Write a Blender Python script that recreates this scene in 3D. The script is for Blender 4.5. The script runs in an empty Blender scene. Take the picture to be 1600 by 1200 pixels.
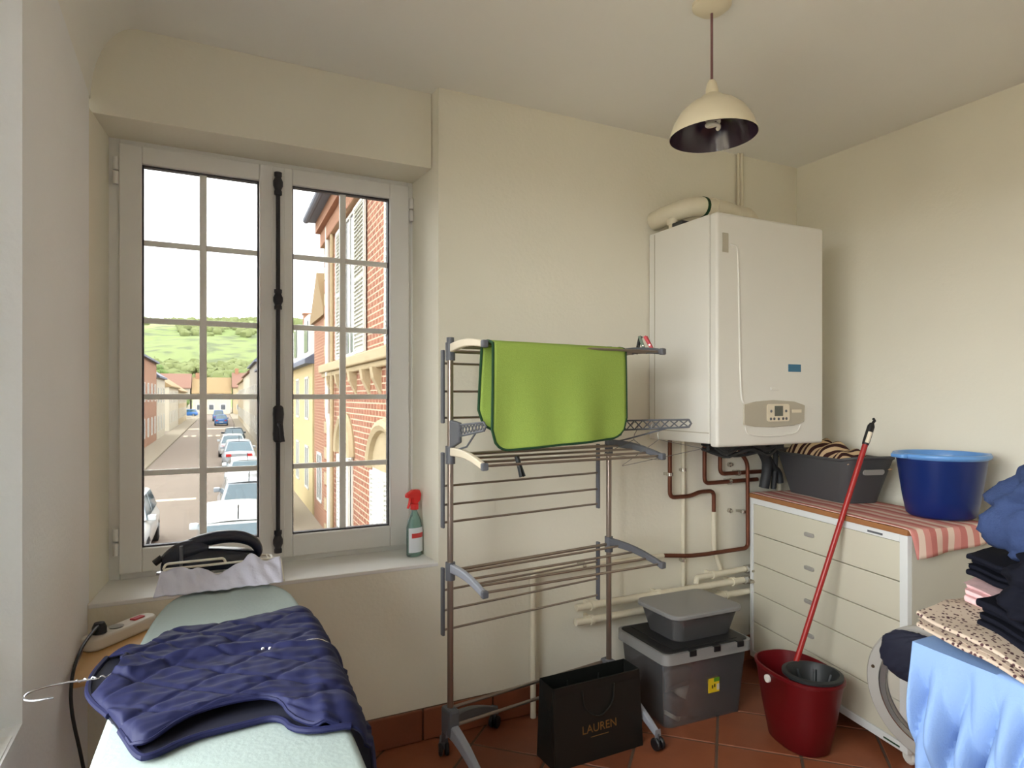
import bpy, math, random
from mathutils import Vector, Matrix, noise

# ------------------------------------------------------------------ scene, camera, light
SC = bpy.context.scene
COL = SC.collection
PI = math.pi
rnd = random.Random(7)

cam_d = bpy.data.cameras.new('camera')
cam = bpy.data.objects.new('camera', cam_d)
COL.objects.link(cam)
cam.location = (0, 0, 1.40)
cam.rotation_euler = (PI / 2, 0, -0.46246)
cam_d.sensor_width = 36.0
cam_d.lens = 36.0 * 1011.0 / 1600.0
cam_d.shift_y = 20.0 / 1600.0
cam_d.clip_start = 0.02
cam_d.clip_end = 4000
SC.camera = cam

SC.view_settings.view_transform = 'Standard'
SC.view_settings.look = 'None'
SC.view_settings.gamma = 1
SC.view_settings.use_curve_mapping = False
SC.view_settings.exposure = 1.02
SC.cycles.use_denoising = True
SC.cycles.max_bounces = 11
SC.cycles.diffuse_bounces = 6
SC.cycles.transparent_max_bounces = 24
SC.cycles.transmission_bounces = 12
SC.cycles.sample_clamp_indirect = 12.0

w = bpy.data.worlds.new('overcast_sky')
SC.world = w
w.use_nodes = True
w.node_tree.nodes['Background'].inputs[0].default_value = (0.99, 0.99, 1.0, 1)
w.node_tree.nodes['Background'].inputs[1].default_value = 9.5


def portal(name, loc, rot, sx, sy):
    d = bpy.data.lights.new(name, 'AREA')
    d.shape = 'RECTANGLE'
    d.size = sx
    d.size_y = sy
    d.cycles.is_portal = True
    o = bpy.data.objects.new(name, d)
    COL.objects.link(o)
    o.location = loc
    o.rotation_euler = rot
    return o


portal('sky_portal_street_window', (0.32, 2.97, 1.55), (-PI / 2, 0, 0), 1.2, 1.7)
portal('sky_portal_side_window', (-0.68, 0.74, 1.55), (0, -PI / 2, 0), 1.7, 1.8)
portal('sky_portal_added_window', (-0.68, -0.9, 1.55), (0, -PI / 2, 0), 1.7, 1.2)  # portal for the added, unseen rear window


# ------------------------------------------------------------------ materials
def lin(c):
    return c / 12.92 if c <= 0.04045 else ((c + 0.055) / 1.055) ** 2.4


def rgb(r, g, b):
    return (lin(r / 255), lin(g / 255), lin(b / 255), 1)


MATS = {}


def mat(name, col, rough=0.6, metal=0.0, var=0.0, vscale=8.0, bump=0.0, bscale=40.0, spec=0.5, coat=0.0):
    m = bpy.data.materials.new(name)
    m.use_nodes = True
    nt = m.node_tree
    b = nt.nodes['Principled BSDF']
    b.inputs['Base Color'].default_value = col
    b.inputs['Roughness'].default_value = rough
    b.inputs['Metallic'].default_value = metal
    b.inputs['Specular IOR Level'].default_value = spec
    b.inputs['Coat Weight'].default_value = coat
    if var > 0 or bump > 0:
        tc = nt.nodes.new('ShaderNodeTexCoord')
    if var > 0:
        n = nt.nodes.new('ShaderNodeTexNoise')
        n.inputs['Scale'].default_value = vscale
        n.inputs['Detail'].default_value = 5
        nt.links.new(tc.outputs['Object'], n.inputs['Vector'])
        mx = nt.nodes.new('ShaderNodeMix')
        mx.data_type = 'RGBA'
        mx.inputs[6].default_value = tuple(c * (1 - var) for c in col[:3]) + (1,)
        mx.inputs[7].default_value = tuple(min(1, c * (1 + var)) for c in col[:3]) + (1,)
        nt.links.new(n.outputs['Fac'], mx.inputs[0])
        nt.links.new(mx.outputs[2], b.inputs['Base Color'])
    if bump > 0:
        n2 = nt.nodes.new('ShaderNodeTexNoise')
        n2.inputs['Scale'].default_value = bscale
        n2.inputs['Detail'].default_value = 4
        nt.links.new(tc.outputs['Object'], n2.inputs['Vector'])
        bp = nt.nodes.new('ShaderNodeBump')
        bp.inputs['Strength'].default_value = bump
        bp.inputs['Distance'].default_value = 0.01
        nt.links.new(n2.outputs['Fac'], bp.inputs['Height'])
        nt.links.new(bp.outputs[0], b.inputs['Normal'])
    MATS[name] = m
    return m


def new_mat(name):
    m = bpy.data.materials.new(name)
    m.use_nodes = True
    MATS[name] = m
    return m, m.node_tree, m.node_tree.nodes['Principled BSDF']


def clear_mat(name, tint, fac_gloss=0.06, diffuse=None, dfac=0.0, rough=0.05):
    """thin clear sheet: transparent + a little gloss (+ milky diffuse)"""
    m = bpy.data.materials.new(name)
    m.use_nodes = True
    nt = m.node_tree
    nt.nodes.clear()
    out = nt.nodes.new('ShaderNodeOutputMaterial')
    tr = nt.nodes.new('ShaderNodeBsdfTransparent')
    tr.inputs[0].default_value = tint
    gl = nt.nodes.new('ShaderNodeBsdfGlossy')
    gl.inputs['Roughness'].default_value = rough
    mx = nt.nodes.new('ShaderNodeMixShader')
    fr = nt.nodes.new('ShaderNodeFresnel')
    fr.inputs[0].default_value = 1.25 if fac_gloss < 0.05 else 1.4
    nt.links.new(fr.outputs[0], mx.inputs[0])
    nt.links.new(gl.outputs[0], mx.inputs[2])
    if diffuse:
        df = nt.nodes.new('ShaderNodeBsdfDiffuse')
        df.inputs[0].default_value = diffuse
        m2 = nt.nodes.new('ShaderNodeMixShader')
        m2.inputs[0].default_value = dfac
        nt.links.new(tr.outputs[0], m2.inputs[1])
        nt.links.new(df.outputs[0], m2.inputs[2])
        nt.links.new(m2.outputs[0], mx.inputs[1])
    else:
        nt.links.new(tr.outputs[0], mx.inputs[1])
    nt.links.new(mx.outputs[0], out.inputs[0])
    MATS[name] = m
    return m


WALL = mat('wall_paint', (0.81, 0.775, 0.66, 1), 0.85, var=0.03, vscale=3, bump=0.12, bscale=60, spec=0.2)
LWALL = mat('wall_paint_pale', (0.85, 0.86, 0.87, 1), 0.85, var=0.03, vscale=3, bump=0.12, bscale=60, spec=0.2)
CEIL = mat('ceiling_paint', (0.845, 0.835, 0.79, 1), 0.9, var=0.02, vscale=2, bump=0.06, bscale=30, spec=0.1)
GROUT = mat('grout', rgb(92, 72, 58), 0.9, var=0.2, vscale=30)
TILES = [mat('terracotta_' + n, c, 0.5, var=0.22, vscale=9, bump=0.1, bscale=25) for n, c in
         (('brown', rgb(140, 80, 52)), ('orange', rgb(150, 88, 56)), ('dark', rgb(124, 70, 46)))]
PVC = mat('window_white', (0.82, 0.815, 0.80, 1), 0.35, spec=0.4)
GASKET = mat('gasket_grey', rgb(70, 70, 76), 0.6)
GLASS = clear_mat('window_glass', (0.97, 0.985, 0.98, 1), 0.02, rough=0.0)
GLASST = clear_mat('view_dimming_glass', (0.47, 0.475, 0.47, 1), 0.02, rough=0.0)  # grey tint added to hold the street's brightness down against the room
IRON = mat('wrought_iron', rgb(48, 47, 54), 0.5, 0.3, bump=0.2, bscale=60)
STEEL = mat('bar_steel', rgb(150, 138, 128), 0.32, 0.85)
POST = mat('post_steel', rgb(160, 146, 136), 0.3, 0.85)
GREYP = mat('grey_plastic', rgb(92, 94, 100), 0.5)
LGREYP = mat('light_grey_plastic', rgb(150, 154, 164), 0.4)
CREAM_SUNLITP = mat('cream_and_sunlit_grey_plastic', rgb(226, 214, 190), 0.45)  # real cream parts, and sunlight painted onto the grey rack arms
BLACKP = mat('black_plastic', rgb(22, 23, 26), 0.45)
LIME = mat('lime_fabric', rgb(150, 174, 84), 0.95, var=0.08, vscale=120, bump=0.25, bscale=350, spec=0.1)
DGREEN = mat('dark_green_binding', rgb(20, 62, 32), 0.8)
WHITEM = mat('boiler_enamel', (0.76, 0.74, 0.68, 1), 0.35, spec=0.4)
BPANEL = mat('boiler_panel', rgb(180, 172, 154), 0.4)
CREAMPIPE = mat('painted_pipe', rgb(222, 214, 192), 0.5, var=0.08, vscale=20)
COPPER = mat('copper_pipe', rgb(112, 66, 48), 0.5, 0.6, var=0.35, vscale=14)
BRASS = mat('chrome_fitting', rgb(205, 200, 190), 0.25, 0.9)
HOSE = mat('dark_hose', rgb(52, 54, 56), 0.6)
BLUE = mat('blue_plastic', rgb(2, 34, 100), 0.32)
LBLUE = mat('pale_blue_plastic', rgb(104, 158, 222), 0.3)
CHARC = mat('charcoal_plastic', rgb(72, 72, 74), 0.55)
REDP = mat('red_plastic', rgb(98, 9, 16), 0.4)
REDM = mat('red_handle', rgb(160, 34, 30), 0.35)
DGREY = mat('dark_grey_plastic', rgb(30, 34, 36), 0.5)
CHESTW = mat('chest_frame_white', rgb(226, 228, 226), 0.45)
CHESTF = mat('drawer_front_cream', rgb(210, 205, 186), 0.45, var=0.02, vscale=4)
CHESTS = mat('chest_side_grey', rgb(196, 192, 178), 0.55)
WOODTOP = mat('wood_edge', rgb(160, 108, 66), 0.55, var=0.2, vscale=12)
WOODL = mat('light_wood', rgb(206, 164, 108), 0.5, var=0.15, vscale=10)
BAGM = mat('black_paper', rgb(20, 22, 20), 0.5)
GOLD = mat('gold_print', rgb(140, 104, 58), 0.45, 0.4)
BOXP = clear_mat('clear_plastic', (0.97, 0.97, 0.975, 1), 0.06, (0.62, 0.62, 0.64, 1), 0.12, 0.15)
BOXR = clear_mat('frosted_plastic', (0.8, 0.8, 0.8, 1), 0.06, (0.68, 0.68, 0.68, 1), 0.35, 0.3)
NAVY = mat('navy_quilt', rgb(21, 25, 62), 0.65, var=0.10, vscale=30, spec=0.25)
NAVYL = mat('navy_lining', rgb(16, 19, 40), 0.8)
BOARDM = mat('ironing_cover', rgb(156, 170, 167), 0.85, var=0.05, vscale=10, bump=0.1, bscale=120)
WHITEC = mat('white_cloth', rgb(206, 206, 222), 0.9, var=0.03, vscale=15, bump=0.2, bscale=90)
WIREW = mat('white_wire', rgb(226, 222, 208), 0.4)
IRONB = mat('iron_body', rgb(30, 36, 52), 0.25, spec=0.5)
CHROME = mat('chrome', rgb(200, 200, 205), 0.2, 0.95)
STRIPW = mat('power_strip_white', rgb(216, 208, 196), 0.45)
LAMPW = mat('lamp_cream', rgb(224, 214, 188), 0.35)
LAMPIN = mat('lamp_inside_dark', rgb(52, 36, 50), 0.18, spec=0.6)
CORD = mat('lamp_cord', rgb(120, 82, 84), 0.6)
BULBM = mat('bulb_white', rgb(232, 228, 214), 0.4)
SHIRT = mat('pale_blue_cotton', rgb(132, 161, 206), 0.85, var=0.04, vscale=12, bump=0.15, bscale=200, spec=0.15)
DENIM = mat('blue_denim', rgb(56, 70, 106), 0.9, var=0.14, vscale=70, bump=0.3, bscale=220, spec=0.1)
BLACKC = mat('dark_navy_cloth', rgb(20, 21, 30), 0.9, var=0.15, vscale=60, spec=0.1)
PINKC = mat('pink_white_cloth', rgb(214, 178, 178), 0.9, var=0.25, vscale=60)
GREYW = mat('washer_grey_plastic', rgb(160, 156, 150), 0.4)
WWHITE = mat('washer_white', rgb(228, 228, 224), 0.35)
BOTTLE = clear_mat('green_bottle', (0.62, 0.80, 0.76, 1), 0.06, (0.45, 0.66, 0.62, 1), 0.25, 0.05)
LIQ = mat('label_white', rgb(226, 232, 240), 0.4)
LABRED = mat('label_red', rgb(206, 60, 60), 0.4)
REDT = mat('trigger_red', rgb(220, 40, 38), 0.35)
YELLOW = mat('sticker_yellow', rgb(232, 200, 40), 0.5)
STGREEN = mat('sticker_green', rgb(92, 150, 40), 0.5)
STDARK = mat('sticker_dark', rgb(60, 44, 24), 0.5)
SCREEN = mat('lcd_grey', rgb(92, 94, 86), 0.25)
BLUEST = mat('blue_sticker', rgb(46, 108, 142), 0.4)
SHOEW = mat('shoe_white', rgb(214, 206, 190), 0.6)
SHOED = mat('shoe_dark', rgb(64, 58, 58), 0.7)
GREENPEG = mat('peg_green', rgb(110, 128, 110), 0.5)
REDPEG = mat('peg_red', rgb(200, 56, 66), 0.5)
SEAM = mat('drawer_gap', rgb(90, 82, 66), 0.8)
WIREG = mat('wire_grey', rgb(130, 128, 122), 0.4, 0.6)


def stripes(name, cols, freq, axis='X', rough=0.9):
    """soft woven stripes along one object axis"""
    m, nt, b = new_mat(name)
    b.inputs['Roughness'].default_value = rough
    b.inputs['Specular IOR Level'].default_value = 0.15
    tc = nt.nodes.new('ShaderNodeTexCoord')
    sp = nt.nodes.new('ShaderNodeSeparateXYZ')
    nt.links.new(tc.outputs['Object'], sp.inputs[0])
    mu = nt.nodes.new('ShaderNodeMath')
    mu.operation = 'MULTIPLY'
    mu.inputs[1].default_value = freq
    nt.links.new(sp.outputs[axis], mu.inputs[0])
    fr = nt.nodes.new('ShaderNodeMath')
    fr.operation = 'FRACT'
    nt.links.new(mu.outputs[0], fr.inputs[0])
    cr = nt.nodes.new('ShaderNodeValToRGB')
    cr.color_ramp.interpolation = 'CONSTANT'
    el = cr.color_ramp.elements
    el[0].position, el[0].color = 0, cols[0]
    el[1].position, el[1].color = 1.0 / len(cols), cols[1]
    for i in range(2, len(cols)):
        e = el.new(i / len(cols))
        e.color = cols[i]
    nt.links.new(fr.outputs[0], cr.inputs[0])
    nt.links.new(cr.outputs[0], b.inputs['Base Color'])
    return m


PINKST = stripes('pink_striped_towel', [rgb(206, 136, 128), rgb(230, 206, 190), rgb(214, 150, 142), rgb(196, 122, 116), rgb(226, 196, 182)], 7.0, 'Y')
ZEBRA = stripes('brown_striped_cloth', [rgb(62, 36, 34), rgb(206, 178, 142)], 26.0, 'X')


def leopard():
    m, nt, b = new_mat('leopard_print')
    b.inputs['Roughness'].default_value = 0.9
    tc = nt.nodes.new('ShaderNodeTexCoord')
    v = nt.nodes.new('ShaderNodeTexVoronoi')
    v.inputs['Scale'].default_value = 95
    nt.links.new(tc.outputs['Object'], v.inputs['Vector'])
    cr = nt.nodes.new('ShaderNodeValToRGB')
    el = cr.color_ramp.elements
    el[0].position, el[0].color = 0.30, rgb(70, 40, 44)
    el[1].position, el[1].color = 0.38, rgb(186, 168, 150)
    nt.links.new(v.outputs['Distance'], cr.inputs[0])
    nt.links.new(cr.outputs[0], b.inputs['Base Color'])
    return m


LEOP = leopard()


def brick(name, c1, c2, mortar, scale=1.0, bw=0.22, bh=0.075, ms=0.012):
    m, nt, b = new_mat(name)
    b.inputs['Roughness'].default_value = 0.9
    tc = nt.nodes.new('ShaderNodeTexCoord')
    sp = nt.nodes.new('ShaderNodeSeparateXYZ')
    ad = nt.nodes.new('ShaderNodeMath')
    cb = nt.nodes.new('ShaderNodeCombineXYZ')
    br = nt.nodes.new('ShaderNodeTexBrick')
    nt.links.new(tc.outputs['Object'], sp.inputs[0])
    nt.links.new(sp.outputs['X'], ad.inputs[0])
    nt.links.new(sp.outputs['Y'], ad.inputs[1])
    nt.links.new(ad.outputs[0], cb.inputs['X'])
    nt.links.new(sp.outputs['Z'], cb.inputs['Y'])
    nt.links.new(cb.outputs[0], br.inputs['Vector'])
    br.inputs['Color1'].default_value = c1
    br.inputs['Color2'].default_value = c2
    br.inputs['Mortar'].default_value = mortar
    br.inputs['Scale'].default_value = scale
    br.inputs['Mortar Size'].default_value = ms
    br.inputs['Brick Width'].default_value = bw
    br.inputs['Row Height'].default_value = bh
    nt.links.new(br.outputs['Color'], b.inputs['Base Color'])
    bp = nt.nodes.new('ShaderNodeBump')
    bp.inputs['Strength'].default_value = 0.4
    bp.inputs['Distance'].default_value = 0.01
    bp.invert = True
    nt.links.new(br.outputs['Fac'], bp.inputs['Height'])
    nt.links.new(bp.outputs[0], b.inputs['Normal'])
    return m


BRICK = brick('red_brick', rgb(152, 98, 74), rgb(136, 86, 66), rgb(196, 172, 146), bh=0.125, bw=0.28, ms=0.014)
BRICK2 = brick('orange_brick', rgb(150, 100, 74), rgb(138, 90, 68), rgb(170, 140, 114), bh=0.09)
STONE = mat('facade_stone', rgb(172, 156, 124), 0.9, var=0.12, vscale=3)
OCHRE = mat('ochre_render', rgb(188, 170, 126), 0.9, var=0.1, vscale=1)
RWHITE = mat('pale_render', rgb(190, 182, 164), 0.9, var=0.06, vscale=0.6)
RGREY = mat('grey_render', rgb(160, 154, 140), 0.9, var=0.08, vscale=0.6)
SLATE = mat('slate_roof', rgb(98, 104, 118), 0.7, var=0.15, vscale=3)
REDROOF = mat('red_tile_roof', rgb(126, 94, 80), 0.9, var=0.15, vscale=3)
BRROOF = mat('brown_tile_roof', rgb(140, 118, 84), 0.9, var=0.15, vscale=2)
SHUT = mat('shutter_white', rgb(208, 208, 200), 0.6)
WPANE = mat('dark_window_pane', rgb(88, 92, 98), 0.15)
ROADM = mat('asphalt', rgb(118, 106, 94), 0.95, var=0.08, vscale=0.8)
PAVE = mat('pavement_stone', rgb(128, 118, 100), 0.95, var=0.12, vscale=1.5)
PAINT = mat('road_paint', rgb(196, 184, 160), 0.9)
GRASS = mat('hill_grass', rgb(112, 138, 66), 0.95, var=0.2, vscale=0.004)
LEAF = mat('tree_leaf_green', rgb(94, 114, 62), 0.95, var=0.35, vscale=0.6)
LEAF2 = mat('tree_leaf_olive', rgb(112, 120, 76), 0.95, var=0.35, vscale=0.6)
TRUNK = mat('tree_trunk', rgb(90, 76, 60), 0.95)
CARW = mat('car_white', rgb(196, 202, 204), 0.3, coat=0.5)
CARS = mat('car_silver', rgb(150, 156, 162), 0.3, 0.3, coat=0.5)
CARD = mat('car_dark', rgb(70, 78, 84), 0.3, coat=0.5)
CARB = mat('car_blue', rgb(48, 104, 168), 0.3, coat=0.5)
CARG = mat('car_glass', rgb(70, 96, 108), 0.05, spec=0.8)
TYRE = mat('tyre', rgb(34, 34, 36), 0.8)
LAMPR = mat('tail_lamp', rgb(170, 30, 30), 0.3)


def hill_mat():
    m, nt, b = new_mat('hill_fields')
    b.inputs['Roughness'].default_value = 1.0
    tc = nt.nodes.new('ShaderNodeTexCoord')
    v = nt.nodes.new('ShaderNodeTexVoronoi')
    v.inputs['Scale'].default_value = 0.012
    n = nt.nodes.new('ShaderNodeTexNoise')
    n.inputs['Scale'].default_value = 0.09
    n.inputs['Detail'].default_value = 6
    nt.links.new(tc.outputs['Object'], v.inputs['Vector'])
    nt.links.new(tc.outputs['Object'], n.inputs['Vector'])
    cr = nt.nodes.new('ShaderNodeValToRGB')
    el = cr.color_ramp.elements
    el[0].position, el[0].color = 0.0, rgb(118, 134, 68)
    el[1].position, el[1].color = 1.0, rgb(138, 140, 90)
    e = el.new(0.5)
    e.color = rgb(104, 120, 68)
    nt.links.new(v.outputs['Color'], cr.inputs[0])
    mx = nt.nodes.new('ShaderNodeMix')
    mx.data_type = 'RGBA'
    mx.inputs[7].default_value = rgb(88, 98, 64)
    c2 = nt.nodes.new('ShaderNodeValToRGB')
    c2.color_ramp.elements[0].position = 0.5
    c2.color_ramp.elements[1].position = 0.6
    nt.links.new(n.outputs['Fac'], c2.inputs[0])
    nt.links.new(c2.outputs[0], mx.inputs[0])
    nt.links.new(cr.outputs[0], mx.inputs[6])
    nt.links.new(mx.outputs[2], b.inputs['Base Color'])
    return m


HILLM = hill_mat()


# ------------------------------------------------------------------ mesh helpers
def fillet(pts, r, n=5):
    pts = [Vector(p) for p in pts]
    out = [pts[0]]
    for i in range(1, len(pts) - 1):
        a, b, c = pts[i - 1], pts[i], pts[i + 1]
        d1, d2 = (a - b), (c - b)
        l1, l2 = d1.length, d2.length
        d1.normalize()
        d2.normalize()
        rr = min(r, l1 * 0.48, l2 * 0.48)
        p0, p1 = b + d1 * rr, b + d2 * rr
        for k in range(n + 1):
            t = k / n
            out.append(p0 * (1 - t) ** 2 + b * 2 * t * (1 - t) + p1 * t * t)
    out.append(pts[-1])
    return out


class M:
    def __init__(self):
        self.v = []
        self.f = []

    def add(self, vs, fs):
        k = len(self.v)
        self.v += [Vector(p) for p in vs]
        self.f += [[i + k for i in f] for f in fs]
        return self

    def box(self, x0, x1, y0, y1, z0, z1):
        vs = [(x, y, z) for z in (z0, z1) for y in (y0, y1) for x in (x0, x1)]
        return self.add(vs, [(0, 2, 3, 1), (4, 5, 7, 6), (0, 1, 5, 4), (2, 6, 7, 3), (0, 4, 6, 2), (1, 3, 7, 5)])

    def prism(self, poly, lo, hi, ax='z'):
        n = len(poly)

        def P(p, h):
            return (p[0], p[1], h) if ax == 'z' else ((p[0], h, p[1]) if ax == 'y' else (h, p[0], p[1]))
        vs = [P(p, lo) for p in poly] + [P(p, hi) for p in poly]
        area = sum(poly[i][0] * poly[(i + 1) % n][1] - poly[(i + 1) % n][0] * poly[i][1] for i in range(n))
        flip = (area < 0) != (ax == 'y')
        fs = [tuple(range(n))[::-1], tuple(range(n, 2 * n))]
        fs += [(i, (i + 1) % n, n + (i + 1) % n, n + i) for i in range(n)]
        if flip:
            fs = [f[::-1] for f in fs]
        return self.add(vs, fs)

    def frustum(self, p0, p1):
        """two polygons of equal length given as 3-D points (bottom ccw seen from above, top)"""
        n = len(p0)
        fs = [tuple(range(n))[::-1], tuple(range(n, 2 * n))]
        fs += [(i, (i + 1) % n, n + (i + 1) % n, n + i) for i in range(n)]
        return self.add(list(p0) + list(p1), fs)

    def tube(self, pts, r, seg=8, closed=False, caps=True):
        pts = [Vector(p) for p in pts]
        n = len(pts)
        rs = r if isinstance(r, (list, tuple)) else [r] * n
        rings = []
        up = None
        for i in range(n):
            if closed:
                t = pts[(i + 1) % n] - pts[i - 1]
            else:
                t = pts[min(i + 1, n - 1)] - pts[max(i - 1, 0)]
            t.normalize()
            if up is None:
                up = Vector((0, 0, 1)) if abs(t.z) < 0.9 else Vector((1, 0, 0))
            sd = t.cross(up)
            if sd.length < 1e-5:
                up = Vector((0, 1, 0))
                sd = t.cross(up)
            sd.normalize()
            up = sd.cross(t).normalized()
            rings.append([pts[i] + (sd * math.cos(2 * PI * k / seg) + up * math.sin(2 * PI * k / seg)) * rs[i] for k in range(seg)])
        vs = [p for rg in rings for p in rg]
        fs = []
        m = n if closed else n - 1
        for i in range(m):
            j = (i + 1) % n
            for k in range(seg):
                l = (k + 1) % seg
                fs.append((i * seg + k, i * seg + l, j * seg + l, j * seg + k))
        if caps and not closed:
            fs.append(tuple(range(seg))[::-1])
            fs.append(tuple((n - 1) * seg + k for k in range(seg)))
        return self.add(vs, fs)

    def lathe(self, prof, c=(0, 0, 0), seg=24, sx=1.0, sy=1.0, caps=True):
        """profile [(r, z)] around z"""
        n = len(prof)
        vs = []
        for r, z in prof:
            for k in range(seg):
                a = 2 * PI * k / seg
                vs.append((c[0] + r * sx * math.cos(a), c[1] + r * sy * math.sin(a), c[2] + z))
        fs = []
        for i in range(n - 1):
            for k in range(seg):
                l = (k + 1) % seg
                fs.append((i * seg + k, i * seg + l, (i + 1) * seg + l, (i + 1) * seg + k))
        if caps:
            if prof[0][0] > 1e-6:
                fs.append(tuple(range(seg))[::-1])
            if prof[-1][0] > 1e-6:
                fs.append(tuple((n - 1) * seg + k for k in range(seg)))
        return self.add(vs, fs)

    def grid(self, rows):
        n, m = len(rows), len(rows[0])
        vs = [p for r in rows for p in r]
        fs = [(i * m + j, i * m + j + 1, (i + 1) * m + j + 1, (i + 1) * m + j) for i in range(n - 1) for j in range(m - 1)]
        return self.add(vs, fs)

    def xf(self, mtx):
        self.v = [mtx @ p for p in self.v]
        return self

    def o(self, name, material, parent=None, loc=None, rot=None, smooth=35, bevel=0, bseg=2, solid=0, soff=0, sub=0):
        me = bpy.data.meshes.new(name)
        me.from_pydata([tuple(p) for p in self.v], [], self.f)
        me.materials.append(material)
        me.update()
        if smooth:
            me.polygons.foreach_set('use_smooth', [True] * len(me.polygons))
            me.set_sharp_from_angle(angle=math.radians(smooth))
        ob = bpy.data.objects.new(name, me)
        COL.objects.link(ob)
        if parent:
            ob.parent = parent
        if loc:
            ob.location = loc
        if rot:
            ob.rotation_euler = rot
        if solid:
            md = ob.modifiers.new('solid', 'SOLIDIFY')
            md.thickness = solid
            md.offset = soff
        if bevel:
            md = ob.modifiers.new('bevel', 'BEVEL')
            md.width = bevel
            md.segments = bseg
            md.limit_method = 'ANGLE'
        if sub:
            md = ob.modifiers.new('sub', 'SUBSURF')
            md.levels = sub
            md.render_levels = sub
        return ob


def tag(o, label, cat, group=None):
    o['label'] = label
    o['category'] = cat
    if group:
        o['group'] = group
    return o


def struct(o):
    o['kind'] = 'structure'
    return o


def thing(name, label, cat, loc=(0, 0, 0), rz=0.0, group=None):
    o = bpy.data.objects.new(name, None)
    o.empty_display_size = 0.05
    COL.objects.link(o)
    o.location = loc
    o.rotation_euler = (0, 0, rz)
    return tag(o, label, cat, group)


def share(src, name, loc, rot=None, parent=None):
    c = src.copy()
    c.name = name
    COL.objects.link(c)
    c.location = loc
    if rot:
        c.rotation_euler = rot
    c.parent = parent
    return c


def resample(pts, n):
    pts = [Vector(p) for p in pts]
    L = [0]
    for i in range(1, len(pts)):
        L.append(L[-1] + (pts[i] - pts[i - 1]).length)
    out = []
    j = 0
    for k in range(n):
        t = L[-1] * k / (n - 1)
        while j < len(pts) - 2 and L[j + 1] < t:
            j += 1
        s = (t - L[j]) / max(1e-9, L[j + 1] - L[j])
        out.append(pts[j].lerp(pts[j + 1], min(1, max(0, s))))
    return out


def smooth_pl(pts, it=2):
    pts = [Vector(p) for p in pts]
    for _ in range(it):
        q = [pts[0]]
        for a, b in zip(pts, pts[1:]):
            q += [a.lerp(b, 0.25), a.lerp(b, 0.75)]
        q.append(pts[-1])
        pts = q
    return pts


def coons(top, bot, left, right, nu, nv):
    """rows from bottom to top; curves: top/bot left->right, left/right bottom->top"""
    T, B = resample(top, nu), resample(bot, nu)
    Lf, R = resample(left, nv), resample(right, nv)
    c00, c10, c01, c11 = B[0], B[-1], T[0], T[-1]
    rows = []
    for j in range(nv):
        v = j / (nv - 1)
        row = []
        for i in range(nu):
            u = i / (nu - 1)
            p = B[i] * (1 - v) + T[i] * v + Lf[j] * (1 - u) + R[j] * u
            p -= c00 * (1 - u) * (1 - v) + c10 * u * (1 - v) + c01 * (1 - u) * v + c11 * u * v
            row.append(p)
        rows.append(row)
    return rows


def rrect(x0, x1, y0, y1, r, n=5):
    out = []
    for cx, cy, a0 in ((x1 - r, y0 + r, -PI / 2), (x1 - r, y1 - r, 0), (x0 + r, y1 - r, PI / 2), (x0 + r, y0 + r, PI)):
        for k in range(n + 1):
            a = a0 + PI / 2 * k / n
            out.append((cx + r * math.cos(a), cy + r * math.sin(a)))
    return out


def nz(p, s=1.0, o=0.0):
    return noise.noise(Vector((p[0] * s + o, p[1] * s - o, p[2] * s + 2 * o)))


def text(name, body, size, material, parent, loc, rot, extrude=0.0004, align='CENTER'):
    cu = bpy.data.curves.new(name, 'FONT')
    cu.body = body
    cu.size = size
    cu.extrude = extrude
    cu.align_x = align
    cu.align_y = 'CENTER'
    cu.resolution_u = 3
    tmp = bpy.data.objects.new(name + '_tmp', cu)
    COL.objects.link(tmp)
    dg = bpy.context.evaluated_depsgraph_get()
    me = bpy.data.meshes.new_from_object(tmp.evaluated_get(dg))
    bpy.data.objects.remove(tmp)
    me.materials.clear()
    me.materials.append(material)
    ob = bpy.data.objects.new(name, me)
    COL.objects.link(ob)
    ob.parent = parent
    ob.location = loc
    ob.rotation_euler = rot
    return ob


# ------------------------------------------------------------------ room shell
XL, XR, YB, YF, ZC = -0.30, 3.042, 2.53, -1.55, 2.68
GZ = -2.6                      # street level

# floor: grout bed with diagonal terracotta tiles, each its own piece
floor = struct(M().box(XL - 0.35, XR + 0.3, YF - 0.3, YB + 0.42, -0.2, -0.003).o('floor', GROUT, smooth=0))


def clip_poly(poly, x0, x1, y0, y1):
    for ax, lim, keep in ((0, x0, 1), (0, x1, -1), (1, y0, 1), (1, y1, -1)):
        out = []
        for i in range(len(poly)):
            a, b = poly[i], poly[(i + 1) % len(poly)]
            ia, ib = (a[ax] - lim) * keep >= 0, (b[ax] - lim) * keep >= 0
            if ia:
                out.append(a)
            if ia != ib:
                t = (lim - a[ax]) / (b[ax] - a[ax])
                out.append((a[0] + t * (b[0] - a[0]), a[1] + t * (b[1] - a[1])))
        poly = out
        if len(poly) < 3:
            return []
    return poly


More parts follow.
